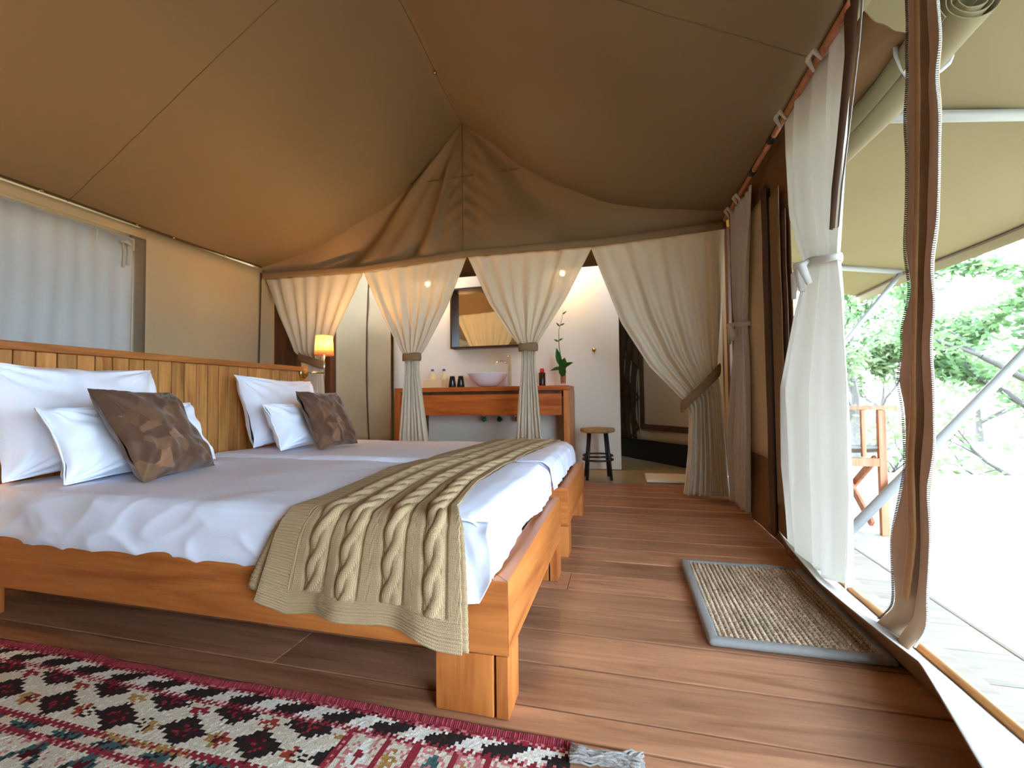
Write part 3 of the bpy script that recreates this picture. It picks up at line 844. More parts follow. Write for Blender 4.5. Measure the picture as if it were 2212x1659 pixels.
# ---------------------------------------------------------------- knitted throw
def knit_mat(name, c):
    m, nt, b, out = newmat(name)
    uv = N(nt, 'ShaderNodeUVMap')
    mp = N(nt, 'ShaderNodeMapping'); mp.inputs['Scale'].default_value = (1, 1, 1)
    nt.links.new(uv.outputs[0], mp.inputs['Vector'])
    w1 = N(nt, 'ShaderNodeTexWave'); w1.bands_direction = 'X'; w1.inputs['Scale'].default_value = 95; w1.inputs['Distortion'].default_value = .6; w1.inputs['Detail'].default_value = 1
    w2 = N(nt, 'ShaderNodeTexWave'); w2.bands_direction = 'Y'; w2.inputs['Scale'].default_value = 110; w2.inputs['Distortion'].default_value = .8
    for w in (w1, w2): nt.links.new(mp.outputs[0], w.inputs['Vector'])
    ad = N(nt, 'ShaderNodeMath', operation='ADD'); nt.links.new(w1.outputs['Fac'], ad.inputs[0]); nt.links.new(w2.outputs['Fac'], ad.inputs[1])
    mr = N(nt, 'ShaderNodeMapRange'); mr.inputs['From Max'].default_value = 2; mr.inputs['To Min'].default_value = .62; mr.inputs['To Max'].default_value = 1.1
    nt.links.new(ad.outputs[0], mr.inputs['Value'])
    hs = N(nt, 'ShaderNodeHueSaturation'); hs.inputs['Color'].default_value = c
    nt.links.new(mr.outputs[0], hs.inputs['Value']); nt.links.new(hs.outputs[0], b.inputs['Base Color'])
    b.inputs['Roughness'].default_value = .95; b.inputs['Specular IOR Level'].default_value = .1
    bp = N(nt, 'ShaderNodeBump'); bp.inputs['Strength'].default_value = .5; bp.inputs['Distance'].default_value = .002
    nt.links.new(ad.outputs[0], bp.inputs['Height']); nt.links.new(bp.outputs[0], b.inputs['Normal'])
    return m
M['knit'] = knit_mat('beige cable knit', lin(190, 160, 120))
TL_ = [(.0, -.935), (.24, -.885), (.30, -.86), (.45, -.865), (.95, -.935), (1.35, -.90), (1.85, -.855), (2.2, -.83)]
TR_ = [(.0, -.368), (.24, -.372), (.30, -.375), (.42, -.43), (.75, -.485), (1.1, -.49), (1.55, -.47), (1.95, -.425), (2.2, -.40)]
HEM = [(0, .232), (.15, .20), (.35, .207), (.48, .20), (.62, .20), (.8, .185), (.9, .165), (1, .158)]
def throw_base(s, t, lift=0, shift=0, hemup=0):
    # t in 0..1 along the length; hem at t=0
    Ltot = 2.20; l = t * Ltot
    xl, xr = itab(TL_, l), itab(TR_, l)
    x = lerp(xl, xr, s) + shift * (1 - sstep(.2, .5, l))
    zh = itab(HEM, s) + hemup
    lh = .27                                  # hanging part
    if l < lh:
        k = l / lh; z = lerp(zh, .424, k); y = .968 + .004 * k
        wave = (.012 * math.sin(s * 15 + 1.2) + .003 * math.sin(s * 31 + 2)) * (1 - k) ** 1.2
        y -= wave * .9
        n = Vector((0, -1, 0))
    else:
        k = l - lh; R = .045
        if k < R * 1.57:
            a = k / R; y = .972 + R - R * math.cos(a); z = .424 + R * math.sin(a) * .75; n = Vector((0, -math.cos(a), math.sin(a)))
        else:
            y = .972 + R + (k - R * 1.57); z = .424 + R * .75; n = Vector((0, 0, 1))
            z -= .006 * math.exp(-((y - 1.935) / .05) ** 2)
        z += .003 * fnz(x * 5, y * 5)
        if y > 2.86:
            z -= (y - 2.86) * 1.0; n = Vector((0, .4, .9))
    return Vector((x, y, z)) + n * (.010 + lift), n, l, xr - xl
CAB = (.265, .445, .665, .875)
def cable(sm, l, W):
    """relief of the knit in metres"""
    s = sm / W
    hem = .072 + .004 * math.sin(s * 9)
    if l < hem:
        return .0026 * math.sin(2 * PI * l / .0088)
    if s < .135:
        return .0026 * math.sin(2 * PI * l / .0095 + 1.2 * s * 10)
    h = 0.0; P = .19; cw = .036 * (W / .52)
    for ci, c in enumerate(CAB):
        d = sm - c * W
        if abs(d) < cw * 1.5:
            ph = 2 * PI * (l / P + ci * .17)
            a = .0125 * math.sin(ph); rad = .0138
            za = max(0, 1 - ((d - a) / rad) ** 2) ** .5 * (.0082 + .004 * math.cos(ph))
            zb = max(0, 1 - ((d + a) / rad) ** 2) ** .5 * (.0082 - .004 * math.cos(ph))
            hh = max(za, zb)
            groove = -.0055 * math.exp(-((abs(d) - .0285) / .0045) ** 2)
            h = hh + groove if hh > 0 else groove
            return h
    return .0011 * math.sin(2 * PI * sm / .0105)
def throw_fn(s, t):
    p, n, l, W = throw_base(s, t)
    e = min(1, 30 * min(s, 1 - s))
    return p + n * (cable(s * W, l, W) * lerp(.4, 1, e))
NS, NT = 230, 820
v, f, uv = grid(throw_fn, NS, NT)
uv = [(a * .5, b * 2.2) for a, b in uv]
throw = empty('knitted_throw', (-.65, 1.9, .45), 'beige cable knit throw laid across the foot of both beds', 'blanket')
mk('upper_layer', v, f, M['knit'], throw, True, uv, .005, off=-1)
def under_fn(s, t):
    p, n, l, W = throw_base(s, t * .9, -.011, 0, .0)
    sh = (-.03 if s < .5 else .012) * (1 - sstep(.05, .5, l))
    return p + Vector((sh, 0, .028 * (1 - s) * (1 - sstep(0, .25, l)))) + n * (.002 * math.sin(2 * PI * l / .0095))
v, f, uv = grid(under_fn, 70, 320)
mk('lower_layer', v, f, M['knit'], throw, True, [(a * .5, b * 2) for a, b in uv], .004, off=-1)

# ================================================================ RUG
RX0, RX1, RY0, RY1 = -2.75, -.115, -.2, .958
CELL = .0065
CR = {'r': lin(140, 44, 52), 'p': lin(196, 118, 116), 'c': lin(208, 194, 170), 'k': lin(46, 36, 34), 'o': lin(168, 128, 74),
      't': lin(66, 92, 90), 'd': lin(84, 22, 28), 'w': lin(222, 214, 200), 'b': lin(150, 62, 44)}
def diamond(dx, dy, w, h): return abs(dx) / w + abs(dy) / h
def rugc(x, y):
    Y = RY1 - y; X = RX1 - x
    jag = .004 * ((int(X / .0065) * 7919) % 3 - 1)
    Y += jag
    rr = random.random()
    if Y < .026:
        return 'r' if rr < .62 else ('p' if rr < .9 else 'd')
    def blocks(Y0, h, ca, cb, ph):
        q = (X + ph - (Y - Y0) * 1.2) / .132
        fr = q - math.floor(q)
        e = (Y - Y0) / h
        edge = .40 + .24 * math.sin(e * PI) ** 2
        return ca if fr < edge else cb
    if Y < .066: return blocks(.026, .04, 'k', 'w' if rr < .85 else 'c', .05)
    if Y < .078: return 'r' if rr < .8 else 'p'
    if X < .475:
        # striped end panel
        st = X % .158
        row = (Y - .078) % .11
        if st < .016: return 'r'
        if st < .034: return 'p' if rr < .7 else 'c'
        if st < .07:
            if diamond(st - .052, row - .05, .018, .034) < 1: return 'o' if rr < .7 else 'c'
            return 'p' if rr < .35 else 'c'
        if st < .082: return 'r'
        if st < .096: return 'c' if rr < .6 else 'p'
        if st < .142:
            k = int((X) / .158) % 3
            if diamond(st - .119, row - .055, .022, .05) < 1:
                if k == 1: return 't' if diamond(st - .119, row - .055, .011, .02) > 1 else 'p'
                return 'w' if diamond(st - .119, row - .055, .010, .022) > 1 else 'r'
            return 'c' if rr < .55 else 'p'
        return 'p' if rr < .5 else 'c'
    if X < .497: return 'r' if rr < .75 else 'p'
    if Y < .205:
        F = Y - .078; h = .127
        px = .198; q = (X + F * .35) % px - px / 2; idx = int((X + F * .35) / px)
        # big dark diamonds in two offset rows
        for (cx, cy, w, hh, c1, c2) in ((0.0, .082, .066, .044, 'k', 'd'), (px / 2, .012, .066, .034, 'k', 'd'), (-px / 2, .012, .066, .034, 'k', 'd')):
            d = diamond(q - cx, F - cy, w, hh)
            if d < .55: return (c2 if rr < .6 else 'r') if (int(X / .013) + int(Y / .013)) % 2 else c1
            if d < 1: return c1
        sm = ('b', 'o', 'k')[idx % 3]
        for cx in (px / 2, -px / 2):
            d = diamond(q - cx, F - .088, .040, .024)
            if d < .35: return 'c' if sm == 'k' else 'd'
            if d < 1 and (int(X / .0065) + int(Y / .0065)) % (2 if sm == 'k' else 7): return sm
        d = diamond(q, F - .022, .034, .018)
        if d < 1 and (int(X / .0065) + int(Y / .0065)) % 5: return ('o', 'b', 'r')[(idx + 1) % 3]
        return 'c' if rr < .85 else 'w'
    if Y < .219: return 'r' if (int(X / .26) % 3) else ('o' if rr < .6 else 'r')
    if Y < .244: return blocks(.219, .025, 't' if rr < .6 else 'k', 'c', .0)
    if Y < .258: return 'r' if rr < .85 else 'p'
    # zigzag field
    F = (Y - .258) % .26; px = .15; q = (X % px) / px
    z1 = abs(q - .5) * 2
    if abs(F / .10 - z1) < .13: return 't' if rr < .75 else 'k'
    if abs(F / .10 - z1 - 1.0) < .12: return 'r'
    if diamond((q - .5) * px, F - .03, .022, .02) < 1: return 'd'
    if diamond((q - .5) * px, F - .15, .03, .04) < 1: return 'b' if rr < .5 else 'r'
    return 'c' if rr < .8 else ('p' if rr < .9 else 'w')
nx = int((RX1 - RX0) / CELL); ny = int((RY1 - RY0) / CELL)
V, F, dye = [], [], []
for j in range(ny + 1):
    for i in range(nx + 1):
        x = RX0 + i * CELL; y = RY0 + j * CELL
        wob = .010 * fnz(x * 2.2, 3) * sstep(RY1 - .3, RY1, y) + .006 * fnz(x * 9) * sstep(RY1 - .05, RY1, y)
        V.append((x, y + wob, .006 + .003 * fnz(x * 6, y * 6) + .0012 * random.random()))
for j in range(ny):
    for i in range(nx):
        a = j * (nx + 1) + i; F.append((a, a + 1, a + nx + 2, a + nx + 1))
        dye.append(CR[rugc(RX0 + (i + .5) * CELL, RY0 + (j + .5) * CELL)])
M['rug'] = attrmat('kilim wool', .95, .5, 500)
M['wool'] = plain('grey wool yarn', lin(150, 142, 134), .95, var=.3, scale=150, bump=.3)
rug = empty('kilim_rug', (-1.4, .4, 0), 'red, cream and black woven kilim rug beside the nearer bed', 'rug')
ro = mk('weave', V, F, M['rug'], rug, False, None, .006, off=-1)
at = ro.data.attributes.new('dye', 'FLOAT_COLOR', 'FACE')
at.data.foreach_set('color', [c for d in dye for c in d])
# selvedge loops along the long edge
V, F = [], []
for k in range(520):
    x = RX1 - .004 - k * .005
    if x < RX0: break
    wob = .010 * fnz(x * 2.2, 3) + .006 * fnz(x * 9)
    y = RY1 + wob; r = .0032 * random.uniform(.7, 1.3)
    a, b = tube_geo([(x, y - .012, .004), (x + .001, y - .002, .012), (x + .002, y + .004 * random.uniform(.4, 1.6), .005)], r, 5, True, len(V))
    V += a; F += b
sv = mk('selvedge', V, F, plain('red wool yarn', lin(138, 44, 52), .95, var=.35, scale=120), rug)
tag(sv, None, None, None, 'stuff')
# tassels on the short edge
for ti, yk in enumerate((.925, .79, .66, .52, .38, .24)):
    V, F = [], []
    for k in range(46):
        a0 = random.uniform(-1, 1); z0 = random.uniform(.003, .022)
        pts = []
        for q in range(8):
            u = q / 7
            spread = lerp(.016, .007, sstep(0, .25, u)) + .020 * sstep(.55, 1, u)
            pts.append((RX1 - .004 + .145 * u * random.uniform(.97, 1.03), yk + .012 * u + a0 * spread + .006 * math.sin(u * 9 + k), max(.002, z0 * lerp(1, .75, u) + .004 * math.sin(u * 14 + k * 1.3))))
        a, b = tube_geo(pts, [.0026] * 7 + [.0012], 5, True, len(V)); V += a; F += b
    o = mk('tassel', V, F, M['wool'], rug)

# ================================================================ DOORMAT
mat_t = empty('doormat', (.47, 1.76, 0), 'woven jute doormat with grey cloth border beside the tent opening', 'doormat')
MX0, MX1, MY0, MY1 = .235, .715, 1.425, 2.10
M['jute'] = attrmat('jute braid', .95, .4, 700)
def jute_h(x, y):
    row = x / .0165; fr = row - math.floor(row); i = math.floor(row)
    kn = math.sin((y / .014 + (i % 2) * .5 + .3 * fnz(i * 1.7, y * 9)) * 2 * PI) * .5 + .5
    return (math.sin(fr * PI) ** .6) * (.003 + .0065 * kn) + .0015 * fnz(x * 60, y * 60)
nx, ny = 150, 220
V, F, dye = [], [], []
for j in range(ny + 1):
    for i in range(nx + 1):
        x = lerp(MX0 + .03, MX1 - .03, i / nx); y = lerp(MY0 + .03, MY1 - .03, j / ny)
        V.append((x, y, .012 + jute_h(x, y)))
for j in range(ny):
    for i in range(nx):
        a = j * (nx + 1) + i; F.append((a, a + 1, a + nx + 2, a + nx + 1))
        x = V[a][0]; y = V[a][1]
        k = .78 + .34 * fnz(math.floor(x / .0165) * 1.3, y * 8) + random.uniform(-.14, .14)
        c = lin(198, 174, 146) if random.random() < .9 else lin(168, 120, 84)
        dye.append((c[0] * k, c[1] * k, c[2] * k, 1))
jo = mk('jute_field', V, F, M['jute'], mat_t, True, None, 0)
at = jo.data.attributes.new('dye', 'FLOAT_COLOR', 'FACE'); at.data.foreach_set('color', [c for d in dye for c in d])
box('backing', ((MX0 + MX1) / 2, (MY0 + MY1) / 2, .007), (MX1 - MX0 - .02, MY1 - MY0 - .02, .010), M['jutegrey'], mat_t, .002)
for (c, s) in ((((MX0 + MX1) / 2, MY0 + .016), (MX1 - MX0, .034)), (((MX0 + MX1) / 2, MY1 - .016), (MX1 - MX0, .034)), ((MX0 + .016, (MY0 + MY1) / 2), (.034, MY1 - MY0 - .002)), ((MX1 - .016, (MY0 + MY1) / 2), (.034, MY1 - MY0 - .002))):
    rounded_box('border', (c[0] - s[0] / 2, c[1] - s[1] / 2, .001), (c[0] + s[0] / 2, c[1] + s[1] / 2, .023), .0105, (40 if s[0] > s[1] else 6, 40 if s[1] > s[0] else 6, 4), M['jutegrey'], mat_t, lambda p, n: p + n * .0012 * fnz(p.x * 40, p.y * 40))

# ================================================================ CURTAINS
def divider(lab, rows, band, folds, seed):
    c = empty('curtain', ((rows[0][1][0] + rows[0][2][0]) / 2, YD, 0), lab, 'curtain', 'cream tied curtains of the divider')
    drape('cloth', rows, M['curtain'], c, folds, 150, 90, seed)
    (bc_, rx, ry, h, tilt) = band
    hoop('tieback', bc_, rx, ry, h, M['tie'], c, tilt)
    return c
y_ = YD + .03
divider('leftmost cream curtain of the divider, tied behind the bedside lamp',
        [(0, (-3.285, y_, 1.905), (-2.228, y_, 1.885), .010), (.24, (-3.14, y_, 1.56), (-2.40, y_, 1.56), .013), (.44, (-2.955, y_, 1.19), (-2.60, y_, 1.19), .018), (.50, (-2.80, y_, 1.09), (-2.645, y_, 1.09), .018),
         (.56, (-2.79, y_, 1.0), (-2.65, y_, 1.0), .018), (1, (-2.83, y_, .015), (-2.59, y_, .015), .025)], ((-2.77, y_, 1.105), .135, .05, .075, (-.32, 0)), 7, 2)
divider('second cream curtain from the left, tied in front of the vanity',
        [(0, (-2.235, y_, 1.885), (-1.255, y_, 1.935), .011), (.22, (-2.06, y_, 1.52), (-1.43, y_, 1.53), .015), (.38, (-1.885, y_, 1.19), (-1.63, y_, 1.19), .02), (.43, (-1.828, y_, 1.11), (-1.695, y_, 1.11), .019),
         (.50, (-1.825, y_, .98), (-1.70, y_, .98), .019), (1, (-1.93, y_, .015), (-1.56, y_, .015), .03)], ((-1.762, y_, 1.105), .082, .048, .066, (0, 0)), 7, 5)
divider('third cream curtain from the left, tied in front of the mirror',
        [(0, (-1.243, y_, 1.935), (-.21, y_, 1.92), .011), (.22, (-1.06, y_, 1.53), (-.42, y_, 1.53), .015), (.36, (-.865, y_, 1.24), (-.62, y_, 1.24), .02), (.41, (-.792, y_, 1.15), (-.672, y_, 1.15), .019),
         (.47, (-.79, y_, 1.03), (-.68, y_, 1.03), .019), (1, (-.88, y_, .015), (-.60, y_, .015), .03)], ((-.732, y_, 1.15), .076, .046, .064, (0, 0)), 7, 9)
divider('rightmost cream curtain of the divider, swept to the right by a slanting tieback',
        [(0, (-.222, y_, 1.918), (.745, y_, 1.965), .012), (.32, (.0, y_, 1.31), (.725, y_, 1.46), .020), (.50, (.20, y_, .97), (.70, y_, 1.17), .022), (.66, (.445, y_, .70), (.672, y_, .925), .024), (.72, (.475, y_, .63), (.69, y_, .82), .024),
         (.85, (.46, y_, .32), (.715, y_, .40), .028), (1, (.425, y_, .02), (.735, y_, .015), .03)], ((.555, y_, .80), .135, .06, .085, (1.02, 0)), 8, 13)

def side_curtain(lab, rows, knot, loops, folds, seed):
    c = empty('side_curtain', (rows[0][1][0], rows[-1][1][1], 0), lab, 'curtain', 'white knotted curtains of the open side')
    drape('cloth', rows, M['curtainw'], c, folds, 110, 110, seed, .0018)
    kx, ky, kz, w = knot
    hoop('knot_band', (kx, ky, kz), .045, w, .028, M['curtainw'], c, (0, .15))
    tube('knot_bow', [(kx - .05, ky - .01, kz), (kx - .075, ky + .02, kz - .005), (kx - .06, ky + .05, kz - .03), (kx - .055, ky + .03, kz - .10)], [.010, .017, .013, .010], M['curtainw'], c, 8)
    tube('knot_bow', [(kx - .05, ky - .02, kz), (kx - .08, ky - .04, kz - .02), (kx - .06, ky - .05, kz - .09)], [.010, .016, .010], M['curtainw'], c, 8)
    tube('knot_bow', [(kx - .045, ky + .03, kz), (kx - .06, ky + .09, kz - .02), (kx - .05, ky + .13, kz - .11)], [.010, .013, .009], M['curtainw'], c, 8)
    for (lx, ly, lz) in loops:
        tube('tie_loop', [(lx + .01, ly - .03, lz - .06), (lx - .012, ly - .025, lz - .02), (lx - .022, ly - .005, lz - .03), (lx - .015, ly + .02, lz - .022), (lx + .01, ly + .035, lz - .06)], [.005, .010, .008, .010, .004], M['curtainw'], c, 8)
    return c
x_ = .735
side_curtain('narrow white knotted curtain hanging by the right corner post',
             [(0, (x_, 3.19, 1.985), (x_, 2.69, 1.93), .014), (.2, (x_, 3.15, 1.62), (x_, 2.80, 1.58), .018), (.36, (x_, 3.09, 1.28), (x_, 2.88, 1.28), .020), (.41, (x_, 3.06, 1.19), (x_, 2.91, 1.19), .018),
              (.5, (x_, 3.12, 1.02), (x_, 2.88, 1.02), .02), (.75, (x_ - .01, 3.26, .5), (x_, 2.86, .5), .026), (1, (x_ - .01, 3.25, .03), (x_, 2.93, .03), .03)], (x_, 2.985, 1.19, .085), ((.70, 3.12, 1.99), (.70, 2.9, 1.98)), 4, 3)
side_curtain('broad white knotted curtain hanging beside the jute doormat',
             [(0, (x_, 2.17, 2.005), (x_ + .01, 1.575, 1.985), .016), (.10, (x_, 2.17, 1.82), (x_ + .01, 1.64, 1.80), .020), (.25, (x_, 2.13, 1.52), (x_ + .01, 1.70, 1.48), .022), (.34, (x_, 2.04, 1.34), (x_ + .01, 1.735, 1.32), .020), (.38, (x_, 1.985, 1.25), (x_ + .01, 1.755, 1.24), .018),
              (.46, (x_, 2.10, 1.09), (x_ + .01, 1.73, 1.09), .022), (.62, (x_, 2.30, .78), (x_ + .01, 1.715, .78), .026), (.80, (x_ - .01, 2.30, .42), (x_ + .01, 1.725, .42), .026), (1, (x_ - .015, 2.24, .035), (x_ + .005, 1.755, .075), .024)], (x_, 1.872, 1.245, .118), ((.70, 2.13, 2.0), (.70, 1.78, 2.0)), 4, 7)

cr = tube('curtain_rod', [(.715, lerp(1.55, 3.30, k / 8), 1.968 + .003 * math.sin(k)) for k in range(9)], .013, M['chair'], None, 10)
tag(cr, 'reddish wooden curtain rod under the right roof eave', 'rod')
for yb in (2.30, 2.62):
    lathe('wrap', [(.015, -.03), (.018, -.02), (.018, .02), (.015, .03)], (.715, yb, 1.969), M['black'], cr, 12, 'Y')

# dark hanging strap
st = empty('door_strap', (.75, 1.6, 1.3), 'dark brown webbing strap hanging over the white curtain', 'strap')
SA = [(2.06, 1.50, 1.615), (1.83, 1.555, 1.612), (1.70, 1.60, 1.645), (1.58, 1.642, 1.68), (1.45, 1.69, 1.722), (1.32, 1.725, 1.742)]
def strap_fn(s, t):
    k = t * (len(SA) - 1); i = min(len(SA) - 2, int(k)); f = k - i; a, b = SA[i], SA[i + 1]
    return (.722 - .012 * math.sin(s * PI), lerp(lerp(a[1], b[1], f), lerp(a[2], b[2], f), s), lerp(a[0], b[0], f))
surf('webbing', strap_fn, 6, 40, M['trim'], st, .003)
surf('edge_tape', lambda s, t: Vector(strap_fn(0, t)) + Vector((.008, -.012 + .012 * s, 0)), 2, 40, M['zip'], st, .002)

# zipped door flap gathered into a strip
ZL = [(1.825, 1.402), (1.746, 1.401), (1.701, 1.41), (1.611, 1.411), (1.506, 1.43), (1.412, 1.426), (1.274, 1.436), (1.15, 1.454), (1.068, 1.441), (1.021, 1.436), (.927, 1.483), (.865, 1.478), (.79, 1.511), (.707, 1.49), (.595, 1.486), (.536, 1.488), (.436, 1.524), (.316, 1.568), (.219, 1.569), (.123, 1.569), (.066, 1.60), (.01, 1.64)]
ZR = [(1.723, 1.288), (1.648, 1.283), (1.612, 1.282), (1.547, 1.305), (1.447, 1.296), (1.266, 1.309), (1.177, 1.32), (1.091, 1.348), (1.031, 1.348), (.97, 1.341), (.878, 1.364), (.806, 1.361), (.734, 1.36), (.615, 1.364), (.566, 1.374), (.489, 1.401), (.441, 1.395), (.369, 1.394), (.281, 1.405), (.19, 1.419), (.131, 1.417), (.08, 1.444), (.01, 1.478)]
ZC = [(1.779, 1.351), (1.538, 1.362), (1.299, 1.378), (1.107, 1.399), (.934, 1.413), (.809, 1.427), (.683, 1.433), (.554, 1.454), (.426, 1.456), (.35, 1.457), (.254, 1.477), (.152, 1.503), (.01, 1.551)]
ZL, ZR, ZC = ZL[::-1], ZR[::-1], ZC[::-1]
def sm(tab, z):
    return sum(itab(tab, z + d) for d in (-.03, -.015, 0, .015, .03)) / 5
zf = empty('zip_flap', (.78, 1.45, 0), 'brown door flap gathered to a wavy upright strip with zipper edges', 'tent flap')
def zL(s, t):
    z = lerp(.022, 2.12, t); a, c = sm(ZL, z), sm(ZC, z)
    return (.78 + .022 * s - .02 * math.sin(s * PI) * .6 + .006 * fnz(z * 5, s * 2) - .03 * (1 - sstep(0, .12, z)) * (1 - s), lerp(a, c - .002, s), z)
def zR_(s, t):
    z = lerp(.022, 2.12, t); a, c = sm(ZR, z), sm(ZC, z)
    return (.78 + .022 * s - .02 * math.sin(s * PI) * .6 + .006 * fnz(z * 5 + 9, s * 2) - .03 * (1 - sstep(0, .12, z)), lerp(a, c + .002, s), z)
surf('flap_half', zL, 12, 150, M['zipflap'], zf, .003)
surf('flap_half', zR_, 12, 150, M['zipflap'], zf, .003)
def cord_pt(z): return Vector((.782 - .012, sm(ZC, z) - .004, z))
surf('lining_strip', lambda s, t: cord_pt(lerp(.16, 2.12, t)) + Vector((-.004 * math.sin(s * PI), lerp(-.008, .012, s) * (1 + .7 * sstep(.9, .4, lerp(.16, 2.12, t))), 0)), 6, 120, M['cord'], zf, .003)
for nm, tb, sg in (('zipper_teeth', ZL, 1), ('zipper_teeth', ZR, -1)):
    V, F = [], []
    for k in range(380):
        z = lerp(.05, 2.1, k / 379); y = sm(tb, z); o = len(V)
        x0 = .776 - .03 * (1 - sstep(0, .12, z)) * (1 if sg > 0 else .5)
        for dx in (-.003, .003):
            for dy in (0, .0028 * sg):
                for dz in (-.0016, .0016): V.append((x0 + dx, y + dy, z + dz))
        F += [(o + a, o + b, o + c, o + d) for a, b, c, d in ((0, 1, 3, 2), (4, 6, 7, 5), (0, 4, 5, 1), (2, 3, 7, 6), (0, 2, 6, 4), (1, 5, 7, 3))]
    tt = mk(nm, V, F, M['zip'] if sg < 0 else M['trim'], zf, False)
    tag(tt, None, None, None, 'stuff')

# door flap rolled up under the canopy
rf = empty('rolled_flap', (1.0, 1.8, 1.86), 'beige canvas door flap rolled up under the eave', 'tent flap')
def roll_fn(s, t):
    a = s * 2 * PI * 3.6; r = .022 + .058 * s
    y = lerp(1.50, 2.35, t)
    return (.985 + r * math.cos(a) + .006 * fnz(a, y * 4), y + .008 * math.sin(a), 1.872 + r * math.sin(a) - .02 * math.sin(t * PI))
surf('roll', roll_fn, 150, 12, M['canopy'], rf, .003)
surf('loose_canvas', lambda s, t: (lerp(.79, .93, s) + .01 * fnz(t * 6, s * 3), lerp(1.64, 2.4, t), lerp(2.0, 1.90, s) - .03 * math.sin(s * PI) + .012 * fnz(t * 7, s * 4)), 14, 40, M['canvasd'], rf, .003)
tube('lashing_cord', [(.985 + .084 * math.cos(a * .35), 1.68 + .012 * math.sin(a * 1.1) + a * .002, 1.872 + .084 * math.sin(a * .35)) for a in range(19)], .007, M['zip'], rf, 6)

# ================================================================ BEDSIDE LAMPS
def lamp(y, lab, s):
    l = empty('bedside_lamp', (-2.34, y, .90), lab, 'lamp', 'bedside lamps')
    yb = y - s * .115
    lathe('wall_plate', [(0, 0), (.045, 0), (.045, .008), (.04, .014), (0, .016)], (-2.372, yb, .955), M['brass'], l, 24, 'X')
    tube('arm', [(-2.36, yb, .955), (-2.30, yb + s * .02, .957), (-2.275, y, .957)], .006, M['brass'], l, 10)
    tube('stem', [(-2.275, y, .905), (-2.275, y, 1.12)], .0055, M['chrome'], l, 10)
    lathe('socket', [(0, 1.115), (.014, 1.115), (.014, 1.15), (0, 1.15)], (-2.275, y, 0), M['brass'], l, 12)
    bm_ = plain('lit bulb', lin(255, 220, 160), .4, emit=(1, .70, .36, 1), estr=30)
    lathe('bulb', [(0, 1.15), (.012, 1.155), (.022, 1.18), (.016, 1.205), (0, 1.212)], (-2.275, y, 0), bm_, [o for o in l.children if o.name.startswith('socket')][0], 14)
    m = cloth('amber lampshade', lin(226, 186, 140), .55, 0, .8, .12, 60, .1, 0, 300, lin(250, 214, 160))
    lathe('lamp_shade', [(.072, 1.095), (.062, 1.248)], (-2.275, y, 0), m, l, 32).data.polygons.foreach_get
    sh = [o for o in l.children if o.name.startswith('lamp_shade')][0]
    bm = bmesh.new(); bm.from_mesh(sh.data)
    bmesh.ops.delete(bm, geom=[f for f in bm.faces if len(f.verts) > 4], context='FACES_ONLY'); bm.to_mesh(sh.data); bm.free()
    sh.modifiers.new('thickness', 'SOLIDIFY').thickness = .0015
    pd = bpy.data.lights.new('lamp_light', 'POINT'); pd.energy = 5.5; pd.color = (1, .57, .22); pd.shadow_soft_size = .02
    po = bpy.data.objects.new('lamp_light', pd); place(po, (-2.275, y, 1.225), l)
lamp(2.975, 'lit bedside lamp with amber shade at the far end of the headboard', 1)
lamp(.78, 'lit bedside lamp with amber shade at the near end of the headboard', -1)

# ================================================================ BATHROOM
van = empty('vanity', (-1.39, 4.34, 0), 'orange wood vanity bench with apron against the plaster wall', 'vanity')
box('counter_top', (-1.39, 4.34, .833), (1.80, .48, .044), M['vanity'], van, .003)
box('apron', (-1.41, 4.135, .676), (1.70, .04, .205), M['vanity'], van, .003)
box('back_rail', (-1.41, 4.55, .78), (1.70, .03, .06), M['darkwood'], van, .003)
box('side_panel', (-.512, 4.34, .405), (.055, .475, .81), M['vanityz'], van, .003)
box('side_panel', (-2.262, 4.34, .405), (.055, .475, .81), M['vanityz'], van, .003)
box('leg', (-1.99, 4.18, .285), (.06, .06, .57), M['darkwood'], van, .003)
box('upper_rail', (-1.41, 4.16, .792), (1.70, .03, .03), M['darkwood'], van, .002)
ba = lathe('basin', [(0, .862), (.07, .862), (.10, .872), (.17, .93), (.205, .99), (.212, 1.0), (.205, 1.0), (.165, .935), (.09, .885), (0, .878)], (-1.35, 4.33, 0), M['ceramic'], None, 40)
tag(ba, 'white ceramic vessel basin on the wooden vanity', 'basin')
fa = empty('tap', (-1.115, 4.33, .855), 'tall chrome mixer tap beside the white basin', 'tap')
lathe('tap_body', [(0, .855), (.026, .855), (.024, .865), (.021, .87), (.021, 1.165), (.018, 1.175), (0, 1.178)], (-1.115, 4.33, 0), M['chrome'], fa, 20)
tube('spout', [(-1.13, 4.33, 1.10), (-1.20, 4.33, 1.115), (-1.25, 4.33, 1.105), (-1.262, 4.33, 1.085)], [.011, .011, .011, .012], M['chrome'], fa, 12)
tube('lever', [(-1.115, 4.33, 1.17), (-1.115, 4.33, 1.19), (-1.155, 4.31, 1.20)], .005, M['chrome'], fa, 8)
tube('waste_pipe', [(-1.35, 4.33, .86), (-1.35, 4.30, .74)], .018, M['chrome'], van, 12)
glassm, nt, b_, o_ = newmat('clear glass'); b_.inputs['Transmission Weight'].default_value = 1; b_.inputs['Roughness'].default_value = .05; b_.inputs['IOR'].default_value = 1.3; b_.inputs['Base Color'].default_value = (.95, .97, .9, 1)
tr = box('toiletry_box', (-1.925, 4.28, .90), (.21, .10, .088), plain('cream card box', lin(226, 204, 156), .7), None, .004)
tag(tr, 'cream box on the vanity in front of two bottles', 'box')
